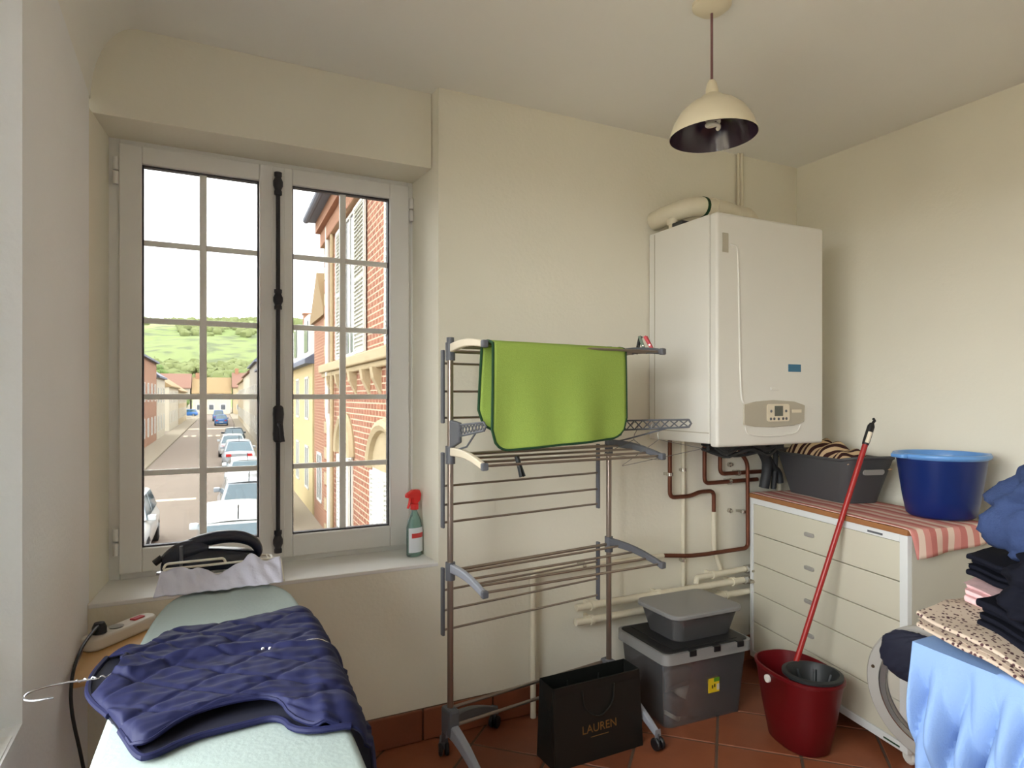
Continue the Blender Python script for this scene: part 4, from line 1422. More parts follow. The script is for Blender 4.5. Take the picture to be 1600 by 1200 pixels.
folded('patterned_top', PINKC, 'pink and white patterned garment peeking out above the leopard fabric',
       [(1.90, 0.98, 0.905), (1.92, 0.60, 0.90)], [(1.715, 0.935, 0.902), (1.70, 0.86, 0.895), (1.72, 0.60, 0.87)], 0, 0, 3, 0.008, off=2.0)
folded('black_top', BLACKC, 'black garment with pale print folded under the denim dress',
       [(1.95, 0.95, 0.965), (1.95, 0.55, 0.96)], [(1.735, 0.935, 0.965), (1.715, 0.86, 0.955), (1.73, 0.55, 0.94)], 0, 0, 4, 0.010, off=4.0)
folded('dark_sweater', BLACKC, 'dark navy knitwear layered on the leopard fabric at the right edge',
       [(1.88, 0.86, 0.885), (1.90, 0.30, 0.87)], [(1.625, 0.855, 0.885), (1.60, 0.78, 0.872), (1.565, 0.66, 0.85), (1.53, 0.40, 0.83)], 0, 0, 4, 0.010, off=6.0)
heap('denim_dress', DENIM, 'crumpled blue denim dress heaped on top of the laundry pile', (1.83, 0.585, 1.135), (0.215, 0.30, 0.150), 0.12, 1.3, 0.22, 3.3, wr_=0.10, ex=0.9)
heap('dark_trousers', BLACKC, 'dark blue trousers bulging below the denim dress at the right edge', (1.685, 0.555, 0.985), (0.150, 0.235, 0.085), 0.1, 1.5, 0.16, 8.1, wr_=0.08)

# navy garment caught in the bowl of the open door
heap('navy_garment', NAVYL, 'navy garment caught on the open washing machine door', (1.925, 1.165, 0.625), (0.030, 0.115, 0.070), 0.07, 1.2, 0.10, 5.5, wr_=0.05)

# ------------------------------------------------------------------ ironing board
T = thing('ironing_board', 'ironing board with pale grey-green cover in the left foreground', 'ironing board', (0.06, 1.3, 0))
Lp = [(-0.205, -0.70), (-0.2, -0.3), (-0.178, 0.15), (-0.150, 0.45), (-0.125, 0.60), (-0.09, 0.69), (-0.02, 0.735), (0.07, 0.74), (0.15, 0.705), (0.19, 0.62), (0.202, 0.48), (0.192, 0.15), (0.176, -0.3), (0.168, -0.70)]
out = [(p.x, p.y) for p in smooth_pl([(a, b, 0) for a, b in Lp], 2)]
n = len(out)
lay = []
for off_, z in ((0.012, 0.815), (0.0, 0.822), (0.0, 0.848), (0.006, 0.857), (0.016, 0.860)):
    cxm = sum(p[0] for p in out) / n
    lay.append([(p[0] - math.copysign(min(off_, abs(p[0])), p[0]), p[1] - math.copysign(off_, p[1]) * 0.6, z) for p in out])
mm = M()
mm.add([p for r in lay for p in r], [tuple(range(n))[::1]] + [tuple(4 * n + i for i in range(n))[::-1]] + [(k * n + i, (k + 1) * n + i, (k + 1) * n + (i + 1) % n, k * n + (i + 1) % n) for k in range(4) for i in range(n)])
mm.o('cover', BOARDM, T, smooth=60)
for s in (-1, 1):
    M().tube([(s * 0.05, 0.45, 0.82), (s * 0.05, -0.55, 0.02)], 0.011, 10).o('leg', LGREYP, T)
    M().tube([(s * 0.085, -0.45, 0.82), (s * 0.085, 0.55, 0.02)], 0.011, 10).o('leg', LGREYP, T)
M().tube([(-0.20, 0.55, 0.011), (0.20, 0.55, 0.011)], 0.011, 10).o('foot_bar', LGREYP, T)
M().tube([(-0.20, -0.55, 0.011), (0.20, -0.55, 0.011)], 0.011, 10).o('foot_bar', LGREYP, T)
# wire iron rest fixed at the narrow end
rest = M()
rest.tube(fillet([(-0.135, 0.68, 0.866), (-0.125, 0.76, 0.915), (0.185, 0.76, 0.915), (0.185, 0.68, 0.866), (-0.135, 0.68, 0.866)], 0.012), 0.0035, 8)
rest.tube(fillet([(-0.135, 0.68, 0.866), (-0.12, 0.80, 0.868), (-0.12, 1.02, 0.868), (0.185, 1.02, 0.868), (0.185, 0.68, 0.866)], 0.02), 0.004, 8)
rest.tube(fillet([(-0.125, 0.755, 0.918), (-0.12, 0.77, 0.928), (0.03, 0.77, 0.928), (0.035, 0.765, 0.915)], 0.01), 0.0035, 8)
for k in range(9):
    rest.tube([(-0.10 + 0.034 * k, 0.78, 0.868), (-0.10 + 0.034 * k, 1.02, 0.868)], 0.0025, 6)
rest.o('iron_rest', WIREW, T)
BOARD_TOP = 0.860

# white cloth tucked in the wire rest
rows = []
for j in range(19):
    row = []
    for i in range(57):
        u, v = i / 56, j / 18
        x_ = -0.070 + 0.312 * u
        dip = 0.5 + 0.5 * math.cos((u - 0.5) * 9) if abs(u - 0.5) < 0.35 else 0.02
        hgt = 0.052 - 0.024 * max(0.0, math.sin(PI * min(1, max(0, (u - 0.28) / 0.36)))) + 0.020 * math.exp(-((u - 0.74) / 0.06) ** 2)
        y_ = 1.972 + 0.075 * v + 0.005 * math.sin(u * 21) - 0.004 * math.sin(u * 60 + v * 6)
        z_ = 0.8665 + hgt * v + 0.004 * math.sin(u * 30 + v * 10) * v
        row.append((x_ - 0.008 * (1 - v) * (1 - u) * 2, y_ - 0.018, z_ + 0.002))
    rows.append(row)
drape(rows, 'white_cloth', WHITEC, 'white crumpled cloth tucked in the wire iron rest', 'cloth', 0.003)

# clothes iron standing on the rest
T = thing('clothes_iron', 'black steam iron on the wire rest in front of the window', 'iron', (0.062, 2.185, 0.873), math.radians(2))
sole = [(-0.150, 0.0), (-0.125, -0.028), (-0.07, -0.050), (0.03, -0.058), (0.13, -0.056), (0.135, 0.0), (0.13, 0.056), (0.03, 0.058), (-0.07, 0.050), (-0.125, 0.028)]
M().prism(sole, 0, 0.008).o('soleplate', CHROME, T, smooth=60)
lv = [(0.008, 0.97, 0.0, 0.96), (0.024, 0.99, 0.0, 0.97), (0.038, 0.95, 0.0, 0.88), (0.050, 0.86, -0.008, 0.70), (0.060, 0.64, -0.036, 0.52), (0.068, 0.44, -0.058, 0.36)]
nn_ = len(sole)
M().add([(a * s + ox, b * w_, z) for z, s, ox, w_ in lv for a, b in sole],
        [(i * nn_ + k, i * nn_ + (k + 1) % nn_, (i + 1) * nn_ + (k + 1) % nn_, (i + 1) * nn_ + k) for i in range(5) for k in range(nn_)] + [tuple(5 * nn_ + k for k in range(nn_))]).o('body', IRONB, T, smooth=60, sub=1)
hp = smooth_pl([(-0.125, 0, 0.030), (-0.10, 0, 0.058), (-0.05, 0, 0.083), (0.01, 0, 0.096), (0.07, 0, 0.094), (0.118, 0, 0.074), (0.135, 0, 0.045), (0.130, 0, 0.022)], 2)
M().tube(hp, [0.016 + 0.008 * math.sin(PI * k / (len(hp) - 1)) - 0.008 * (k / (len(hp) - 1)) for k in range(len(hp))], 14).o('handle', IRONB, T)
bl = smooth_pl([(-0.13, 0, 0.03), (-0.09, 0, 0.055), (-0.045, 0, 0.068), (-0.012, 0, 0.060)], 2)
M().tube(bl, [0.018 + 0.016 * math.sin(PI * k / (len(bl) - 1)) for k in range(len(bl))], 16).o('water_tank', IRONB, T)
M().tube([(-0.155, 0, 0.035), (-0.135, 0, 0.050)], 0.010, 10).o('spray_nozzle', BLACKP, T)
M().tube([(-0.085, -0.036, 0.02), (-0.085, -0.036, 0.086)], 0.005, 8).o('steam_knob', GREYP, T)

# ------------------------------------------------------------------ navy quilted vest on the board
T = thing('quilted_vest', 'navy quilted vest laid across the ironing board', 'vest', (0.06, 1.35, BOARD_TOP))
OX, OY = 0.06, 1.35
topc = smooth_pl([(-0.150, 1.545, 0), (-0.12, 1.562, 0), (-0.075, 1.545, 0), (-0.060, 1.62, 0), (-0.03, 1.650, 0), (0.045, 1.640, 0), (0.15, 1.672, 0), (0.238, 1.705, 0), (0.262, 1.68, 0), (0.33, 1.62, 0)], 2)
botc = smooth_pl([(-0.120, 1.265, 0), (-0.095, 1.19, 0), (-0.068, 1.098, 0), (-0.05, 1.092, 0), (-0.005, 1.125, 0), (0.07, 1.135, 0), (0.135, 1.14, 0), (0.152, 1.065, 0), (0.25, 1.05, 0), (0.40, 1.03, 0)], 2)
leftc = smooth_pl([(-0.120, 1.265, 0), (-0.150, 1.33, 0), (-0.165, 1.38, 0), (-0.168, 1.46, 0), (-0.150, 1.545, 0)], 2)
rightc = smooth_pl([(0.40, 1.03, 0), (0.42, 1.20, 0), (0.40, 1.40, 0), (0.33, 1.62, 0)], 2)
NU, NV = 190, 160
base_rows = coons(topc, botc, leftc, rightc, NU, NV)


def board_right(y):
    return 0.06 + 0.196 - 0.024 * max(0, (1.45 - y) / 0.75)


def vest_rows(top_layer):
    rows_ = []
    for j, r in enumerate(base_rows):
        v = j / (NV - 1)
        row_ = []
        for i, p in enumerate(r):
            u = i / (NU - 1)
            x_, y_ = p.x, p.y
            e = min(u, 1 - u, v, 1 - v)
            puff = 1 - math.exp(-e * 22)
            if top_layer:
                # stitched diagonals: narrow grooves between soft flat pads
                g1 = abs(math.sin(PI * (x_ * 0.80 + y_ * 1.0 + 0.02 * math.sin(x_ * 11)) / 0.105))
                g2 = abs(math.sin(PI * (x_ * 0.75 - y_ * 1.05 + 0.02 * math.sin(y_ * 9)) / 0.135))
                groove = math.exp(-(g1 / 0.20) ** 2) + 0.8 * math.exp(-(g2 / 0.17) ** 2)
                wrk = 0.007 * nz((x_ * 4, y_ * 22, 1.0)) + 0.005 * nz((x_ * 9, y_ * 46, 2.0)) + 0.003 * nz((x_ * 40, y_ * 40, 3.0))
                h = 0.008 + 0.022 * puff + (wrk - 0.0048 * min(1.2, groove)) * puff
                # gap of the arm hole along the near edge and of the collar at the left
                arm_ = math.exp(-v * 12) * max(0.0, math.sin(PI * min(1, max(0, (u - 0.20) / 0.48)))) ** 0.8
                col_ = math.exp(-u * 14) * max(0.0, math.sin(PI * min(1, max(0, (v - 0.35) / 0.65))))
                h += 0.016 * arm_ + 0.026 * col_
                y_ += 0.050 * arm_
                x_ += 0.055 * col_
                # the placket ridge crossing the middle
                h += 0.010 * math.exp(-((v - 0.52 - 0.05 * math.sin(u * 5)) / 0.022) ** 2) * puff
                # flap of the hem near the arm hole
                h += 0.012 * math.exp(-((u - 0.70) / 0.02) ** 2) * math.exp(-v * 9)
            else:
                h = 0.003 + 0.002 * nz((x_ * 6, y_ * 6, 4))
            br = board_right(y_)
            z_ = h
            ov = x_ - br
            if ov > -0.02:
                t_ = ov + 0.02
                rr = 0.03
                if t_ < rr * PI / 2:
                    an = t_ / rr
                    x_ = br - 0.02 + (rr + h * 0.6) * math.sin(an)
                    z_ = h * math.cos(an) - rr * (1 - math.cos(an)) + h * 0.0
                else:
                    x_ = br - 0.02 + rr + h * 0.6 + 0.008
                    z_ = -rr - (t_ - rr * PI / 2) * 1.25
                    x_ += 0.012 * math.sin(y_ * 25) * min(1, (t_ - 0.04) * 8)
            row_.append((x_ - OX, y_ - OY, z_ + 0.0015))
        rows_.append(row_)
    return rows_


M().grid(vest_rows(True)).o('outer_shell', NAVY, T, smooth=80, solid=0.004, soff=-1)
M().grid([r[::2] for r in vest_rows(False)[::2]]).o('lining', NAVYL, T, smooth=80, solid=0.002, soff=1)
vr = vest_rows(True)
edge = [vr[1][i] for i in range(int(NU * 0.16), int(NU * 0.74), 2)]
M().tube(edge, 0.0035, 6).o('armhole_piping', NAVY, T)
lowr = vest_rows(False)
M().tube([Vector(lowr[0][i]) + Vector((0, 0, 0.004)) for i in range(int(NU * 0.10), int(NU * 0.76), 2)], 0.0055, 8).o('armhole_piping', NAVY, T)
M().tube([Vector(lowr[j][0]) + Vector((0, 0, 0.004)) for j in range(0, NV, 2)], 0.0055, 8).o('collar_piping', NAVY, T)
zp = [Vector(vr[int(NV * (0.55 + 0.04 * math.sin(i / NU * 5)))][i]) + Vector((0, 0, 0.002)) for i in range(int(NU * 0.60), int(NU * 0.80), 2)]
M().tube(zp[-12:], 0.0014, 6).o('zip_edge', CHROME, T)
for i in (0.56, 0.585):
    p = Vector(vr[int(NV * 0.50)][int(NU * i)])
    M().lathe([(0.004, 0), (0.003, 0.003), (0, 0.0035)], tuple(p), 10).o('snap', CHROME, T)

# wire hanger whose hook sticks out of the collar
t = thing('clothes_hanger', 'silver wire clothes hanger sticking out of the navy vest collar', 'hanger', (-0.15, 1.395, 0.885))
hk = [(-0.0, 0, 0), (-0.045, 0.005, 0.001), (-0.075, 0.004, 0.0)]
hk += [(-0.078 - 0.027 * math.sin(a), -0.024 + 0.027 * math.cos(a), -0.001) for a in [PI * k / 10 for k in range(1, 10)]] + [(-0.058, -0.054, 0)]
M().tube(hk, 0.0019, 8).o('hook', CHROME, t)
M().tube([(k * 0.004 - 0.036, 0.0045 + 0.0025 * math.cos(k * 1.9), 0.0005 + 0.0025 * math.sin(k * 1.9)) for k in range(20)], 0.0016, 6).o('twist', CHROME, t)
M().tube(fillet([(0.03, 0, -0.004), (0.13, 0.17, -0.010), (0.13, -0.17, -0.010), (0.03, 0, -0.004)], 0.02), 0.0019, 6).o('shoulder_wire', CHROME, t)

# ------------------------------------------------------------------ side table, power strip, cable
T = thing('side_table', 'small light wood table in the corner below the window sill', 'table', (-0.285, 2.075, 0))
M().box(0, 0.34, 0, 0.42, 0.618, 0.640).o('tabletop', WOODL, T, smooth=0, bevel=0.003)
for a, b in ((0.10, 0.16), (0.31, 0.16), (0.10, 0.40), (0.31, 0.40)):
    M().tube([(a, b, 0), (a, b, 0.618)], 0.011, 10).o('leg', GREYP, T)
T = thing('power_strip', 'white power strip with red switch on the small wooden table', 'power strip', (-0.195, 2.375, 0.6405), math.radians(48))
M().prism(rrect(-0.125, 0.125, -0.032, 0.032, 0.028), 0, 0.040).o('casing', STRIPW, T, smooth=40, bevel=0.008, bseg=3)
for k, sx in enumerate((-0.075, -0.015)):
    M().lathe([(0.0, 0.0), (0.019, 0.0), (0.021, 0.003), (0.022, 0.003)], (sx, 0, 0.0395), 18).o('socket', GREYW, T)
M().box(0.045, 0.085, -0.011, 0.011, 0.038, 0.045).o('switch', REDPEG, T, smooth=0, bevel=0.002)
T = thing('power_plug', 'black plug and cable in the white power strip', 'plug', (-0.245, 2.319, 0.682), 0)
M().lathe([(0.0, 0), (0.020, 0), (0.020, 0.018), (0.014, 0.032), (0, 0.034)], seg=16).o('plug_body', BLACKP, T)
M().tube(smooth_pl([(0.0, 0, 0.022), (-0.004, -0.04, 0.030), (-0.026, -0.16, 0.018), (-0.036, -0.25, -0.02), (-0.035, -0.285, -0.10), (-0.005, -0.29, -0.25), (0.02, -0.29, -0.45), (0.02, -0.29, -0.675)], 3), 0.0045, 8).o('cable', BLACKP, T)

# ------------------------------------------------------------------ spray bottle on the sill
T = thing('spray_bottle', 'clear green window cleaner spray bottle with red trigger on the sill', 'bottle', (0.868, 2.685, 0.7165), math.radians(25))
prf = [(0.0, 0), (0.036, 0.0), (0.040, 0.006), (0.040, 0.12), (0.034, 0.15), (0.020, 0.178), (0.014, 0.19), (0.014, 0.205), (0, 0.205)]
M().lathe(prf, seg=28, sx=1.0, sy=0.66).o('bottle_body', BOTTLE, T, smooth=50)
lab = M()
rows = []
for j in range(9):
    z = 0.018 + 0.105 * j / 8
    rows.append([(0.0408 * math.cos(a), 0.66 * 0.0408 * math.sin(a) - 0.0006, z) for a in [math.radians(-165 + 150 * k / 14) for k in range(15)]])
lo2 = M().grid(rows).o('label', LIQ, T, smooth=60)
rows2 = []
for j in range(3):
    z = 0.080 + 0.020 * j / 2
    rows2.append([(0.0413 * math.cos(a), 0.66 * 0.0413 * math.sin(a) - 0.001, z) for a in [math.radians(-140 + 95 * k / 9) for k in range(10)]])
M().grid(rows2).o('label_red_band', LABRED, lo2, smooth=60)
M().lathe([(0.016, 0.198), (0.018, 0.20), (0.018, 0.222), (0.012, 0.226)], seg=18).o('collar', REDT, T)
hdm = M().prism([(-0.045, 0.252), (-0.046, 0.268), (-0.01, 0.284), (0.022, 0.282), (0.032, 0.262), (0.026, 0.236), (0.010, 0.222), (-0.010, 0.222), (-0.014, 0.248)], -0.012, 0.012, 'y')
hdm.o('trigger_head', REDT, T, smooth=40, bevel=0.004)
M().prism([(-0.028, 0.250), (-0.022, 0.250), (-0.024, 0.225), (-0.036, 0.205), (-0.040, 0.208), (-0.031, 0.228)], -0.006, 0.006, 'y').o('trigger', REDT, T, smooth=40, bevel=0.002)


# ================================================================== outside: the street
SA = math.radians(2.3)


def S(a, b, z=0.0):
    return Vector((a * math.sin(SA) + b * math.cos(SA), a * math.cos(SA) - b * math.sin(SA), z))


SROT = -SA


def sthing(name, label, cat, a, b, z=GZ, group=None):
    return thing(name, label, cat, S(a, b, z), SROT, group)


def sstruct(m, name, mtl, a=0.0, b=0.0, z=GZ):
    ob = m.o(name, mtl, None, S(a, b, z), (0, 0, SROT), smooth=0)
    return struct(ob)


sstruct(M().box(-400, 400, -60, 700, -0.5, -0.06), 'ground_outside', PAVE)
sstruct(M().box(-3.75, 1.75, -6, 190, -0.3, 0.0), 'road', ROADM)
sstruct(M().box(1.75, 2.75, -6, 190, -0.3, 0.12), 'pavement_right', PAVE)
sstruct(M().box(-5.3, -3.75, -6, 190, -0.3, 0.12), 'pavement_left', PAVE)
sstruct(M().box(-60, -3.75, 76, 84, -0.3, 0.02), 'side_road', ROADM)
for k in range(6):
    sstruct(M().box(-3.5 + k * 0.75, -3.1 + k * 0.75, 72.0, 74.6, 0.0, 0.012), 'road_marking', PAINT)
sstruct(M().box(-3.7, -0.9, 28.0, 28.5, 0.0, 0.012), 'road_marking', PAINT)
sstruct(M().box(-3.7, 1.6, 88, 90.5, 0.0, 0.012), 'road_marking', PAINT)


def opening(parent, x, a0, a1, z0, z1, shut=None, name='window', frame=SHUT, depth=0.06, arch=False, dirx=-1, pane=WPANE):
    """window on a facade facing local -x at x; local y along the street"""
    fw = 0.07
    m_ = M()
    X0, X1 = (x - 0.03, x + 0.10) if dirx < 0 else (x - 0.10, x + 0.03)
    m_.box(X0, X1, a0, a0 + fw, z0, z1).box(X0, X1, a1 - fw, a1, z0, z1).box(X0, X1, a0, a1, z1 - fw, z1).box(X0, X1, a0, a1, z0, z0 + fw)
    am = (a0 + a1) / 2
    m_.box(X0, X1, am - 0.03, am + 0.03, z0, z1)
    w_ = m_.o(name, frame, parent, smooth=0)
    M().box(x - 0.012, x + 0.012, a0 + 0.02, a1 - 0.02, z0 + 0.02, z1 - 0.02).o('pane', pane, w_, smooth=0)
    return w_


def shutter(parent, x, a0, a1, z0, z1, tilt_=0.0, dirx=-1):
    m_ = M()
    y0_, y1_ = (x - 0.07, x - 0.02) if dirx < 0 else (x + 0.02, x + 0.07)
    fw = 0.07
    m_.box(y0_, y1_, a0, a0 + fw, z0, z1).box(y0_, y1_, a1 - fw, a1, z0, z1)
    for zz in (z0, (z0 + z1) / 2 - fw / 2, z1 - fw):
        m_.box(y0_, y1_, a0 + fw, a1 - fw, zz, zz + fw)
    s_ = m_.o('shutter', SHUT, parent, smooth=0)
    k = z0 + fw + 0.03
    bx_ = (y1_ - 0.006, y1_) if dirx < 0 else (y0_, y0_ + 0.006)
    sl = M().box(bx_[0], bx_[1], a0 + fw, a1 - fw, z0 + fw, z1 - fw)
    while k < z1 - fw - 0.03:
        sl.add([(y0_, a0 + fw, k - 0.02), (y0_, a1 - fw, k - 0.02), (y1_, a1 - fw, k + 0.022), (y1_, a0 + fw, k + 0.022),
                (y0_, a0 + fw, k - 0.008), (y0_, a1 - fw, k - 0.008), (y1_, a1 - fw, k + 0.034), (y1_, a0 + fw, k + 0.034)],
               [(3, 2, 1, 0), (4, 5, 6, 7), (0, 1, 5, 4), (2, 3, 7, 6)])
        k += 0.085
    so_ = sl.o('louvres', SHUT, s_, smooth=0)
    so_['kind'] = 'stuff'
    return s_


# --- red brick townhouse next door (its facade recedes along the right side)
T = sthing('brick_townhouse', 'red brick townhouse with white louvred shutters seen through the right sash', 'building', 0, 0)
E1 = 6.35 - GZ
M().box(2.70, 11.0, 6.0, 18.9, 0, E1).o('brick_wall', BRICK, T, smooth=0)
z = lambda h: h - GZ
rf = M().prism([(2.20, E1 - 0.05), (2.20, E1 + 0.12), (6.85, E1 + 3.6), (11.5, E1 + 0.12), (11.5, E1 - 0.05)], 5.6, 18.96, 'y').o('roof', SLATE, T, smooth=0)
M().tube([(2.17, 5.6, E1), (2.17, 18.96, E1)], 0.09, 10).o('gutter', SLATE, rf)
M().box(2.42, 2.70, 5.9, 18.96, E1 - 0.35, E1 - 0.05).o('eaves_cornice', BRICK2, T, smooth=0)
M().box(2.55, 2.70, 5.95, 18.95, E1 - 0.75, E1 - 0.35).o('eaves_band', BRICK2, T, smooth=0)
M().box(2.50, 2.70, 6.0, 18.92, z(2.06), z(2.28)).box(2.58, 2.70, 6.0, 18.92, z(1.94), z(2.06)).o('string_course', STONE, T, smooth=0, bevel=0.03)
for a in (8.6, 10.4, 12.0, 13.0, 14.4, 16.2, 17.6):
    M().prism([(2.70, z(1.45)), (2.70, z(1.95)), (2.52, z(1.95)), (2.55, z(1.75)), (2.63, z(1.6))], a - 0.12, a + 0.12, 'y').o('bracket', STONE, T, smooth=0)
for a0, a1 in ((8.9, 10.2), (14.35, 15.55)):
    w_ = opening(T, 2.69, a0, a1, z(2.32), z(5.55))
    shutter(T, 2.69, a1 + 0.05, a1 + 1.15, z(2.32), z(5.5))
    shutter(T, 2.69, a0 - 1.2, a0 - 0.05, z(2.32), z(5.5))
for a0, a1 in ((10.2, 12.5), (14.7, 16.4)):
    am, rr = (a0 + a1) / 2, (a1 - a0) / 2
    M().box(2.66, 2.72, a0, a1, z(-2.1), z(0.05)).o('arched_window', SHUT, T, smooth=0)
    pts = [(am + rr * math.cos(t_), z(0.05) + 0.75 * math.sin(t_)) for t_ in [PI * k / 12 for k in range(13)]]
    M().prism([(p[0], p[1]) for p in pts], 2.65, 2.72, 'x').o('fanlight', STONE, T, smooth=0)
    pts2 = [(2.66, am + (rr + 0.1) * math.cos(t_), z(0.05) + 0.85 * math.sin(t_)) for t_ in [PI * k / 14 for k in range(15)]]
    M().tube(pts2, 0.13, 8).o('stone_arch', STONE, T)
    shutter(T, 2.66, a0 + 0.05, am - 0.02, z(-2.0), z(0.0))
    shutter(T, 2.66, am + 0.02, a1 - 0.05, z(-2.0), z(0.0))
for k in range(24):
    hh = 0.36
    wv = 0.55 if k % 2 else 0.38
    M().box(2.66, 2.72, 18.92 - wv, 18.93, 0.1 + k * hh, 0.1 + k * hh + hh - 0.03).o('quoin', BRICK2 if k % 2 else STONE, T, smooth=0, bevel=0.01)
M().tube([(2.60, 17.55, 0.05), (2.60, 17.55, z(0.65)), (2.60, 17.85, z(0.95)), (2.60, 17.85, E1 - 0.4)], 0.065, 8).o('drainpipe', SHUT, T)
M().tube([(2.61, 17.15, 0.05), (2.61, 17.15, E1 - 0.4)], 0.05, 8).o('drainpipe', STONE, T)


def house(name, label, a0, a1, b0, b1, eave, ridge, wm, rm, side=1, ridge_along=True, rows_=None, chim=True, shut_=False):
    t_ = sthing(name, label, 'building', 0, 0)
    M().box(min(b0, b1), max(b0, b1), a0, a1, -0.05, eave).o('walls', wm, t_, smooth=0)
    lo_b, hi_b = min(b0, b1), max(b0, b1)
    ov = 0.25
    if ridge_along:
        bm_ = (lo_b + hi_b) / 2
        r_ = M().prism([(lo_b - ov, eave - 0.1), (bm_, ridge), (hi_b + ov, eave - 0.1), (hi_b + ov, eave - 0.25), (lo_b - ov, eave - 0.25)], a0 - 0.1, a1 + 0.1, 'y').o('roof', rm, t_, smooth=0)
    else:
        am_ = (a0 + a1) / 2
        r_ = M().prism([(a0 - ov, eave - 0.1), (a0 - ov, eave - 0.25), (a1 + ov, eave - 0.25), (a1 + ov, eave - 0.1), (am_, ridge)], lo_b - 0.1, hi_b + 0.1, 'x').o('roof', rm, t_, smooth=0)
    if chim:
        cb_ = (lo_b + hi_b) / 2
        M().box(cb_ - 0.35, cb_ + 0.35, a0 + 0.3, a0 + 1.0, eave, ridge + 0.9).box(cb_ - 0.42, cb_ + 0.42, a0 + 0.23, a0 + 1.07, ridge + 0.75, ridge + 0.9).o('chimney', BRICK2, r_, smooth=0)
    fx = b0          # street facade
    dx_ = -1 if side > 0 else 1
    nw = max(1, int((a1 - a0) / 2.8))
    for k in range(nw):
        ac = a0 + (k + 0.5) * (a1 - a0) / nw
        for zz in rows_ or (0.9, 3.6):
            if zz + 1.5 < eave:
                opening(t_, fx, ac - 0.5, ac + 0.5, zz, zz + 1.5, dirx=dx_)
                if shut_ and k < 3:
                    shutter(t_, fx, ac - 1.05, ac - 0.53, zz, zz + 1.5, dirx=dx_)
                    shutter(t_, fx, ac + 0.53, ac + 1.05, zz, zz + 1.5, dirx=dx_)
    return t_


# right side, going away
t = house('ochre_house', 'ochre rendered house with slate mansard beyond the brick townhouse', 22.2, 34, 2.75, 10, 5.35, 7.6, OCHRE, SLATE, 1, rows_=(0.8, 3.2))
for k in range(3):
    am_ = 24.3 + k * 3.6
    dm_ = M().box(2.8, 4.0, am_ - 0.7, am_ + 0.7, 5.4, 6.9).o('dormer', SHUT, t, smooth=0)
    M().box(2.77, 2.81, am_ - 0.5, am_ + 0.5, 5.6, 6.7).o('pane', WPANE, dm_, smooth=0)
t = house('brick_gable_house', 'narrow orange brick house with gable and tall chimney behind the townhouse', 19.25, 21.75, 2.75, 10, 6.6, 7.8, BRICK2, BRROOF, 1, ridge_along=False, rows_=(0.8,), chim=False)
M().box(3.0, 3.7, 19.3, 20.3, 6.6, 8.4).box(2.93, 3.77, 19.23, 20.37, 8.2, 8.4).o('chimney_stack', BRICK2, t, smooth=0, bevel=0.03)
for k in range(2):
    M().lathe([(0.11, 0), (0.09, 0.35)], (3.35, 19.55 + k * 0.5, 8.4), 10).o('chimney_pot', BRICK, t)
house('white_townhouse', 'white rendered townhouse with slate roof nearest in the left sash', 44, 58, 2.75, 11, 6.3, 9.2, RWHITE, SLATE, 1, rows_=(0.8, 3.4), shut_=True)
house('grey_townhouse', 'grey rendered townhouse second along the right side of the street', 58.3, 74, 2.75, 11, 7.2, 10.4, RGREY, SLATE, 1, rows_=(0.8, 3.6))
house('pale_townhouse', 'pale townhouse third along the right side under a red tiled roof', 74.3, 96, 2.75, 11, 6.8, 10.8, RWHITE, REDROOF, 1, rows_=(0.8, 3.6))
house('stone_townhouse', 'stone townhouse with brown roof far along the right side', 96.3, 125, 2.75, 11, 6.4, 10.6, STONE, BRROOF, 1, rows_=(0.8, 3.6))
# left side
house('left_brick_house', 'brick and cream house with slate roof at the left edge of the window', 40, 66, -5.3, -13, 7.2, 9.6, BRICK2, SLATE, -1, rows_=(0.8, 3.6, ), shut_=True)
house('left_white_house', 'white gabled house beyond the brick one on the left pavement', 66.3, 75.5, -5.3, -13, 6.0, 8.6, RWHITE, SLATE, -1, rows_=(0.8, 3.4))
house('corner_house', 'cream corner house with brown roof past the side road', 86, 104, -5.6, -15, 5.4, 8.6, RWHITE, BRROOF, -1, rows_=(0.8, 3.2))
house('far_left_house', 'stone house with brown roof far along the left side', 105, 128, -5.6, -15, 5.0, 8.4, STONE, BRROOF, -1, rows_=(0.8, 3.0))
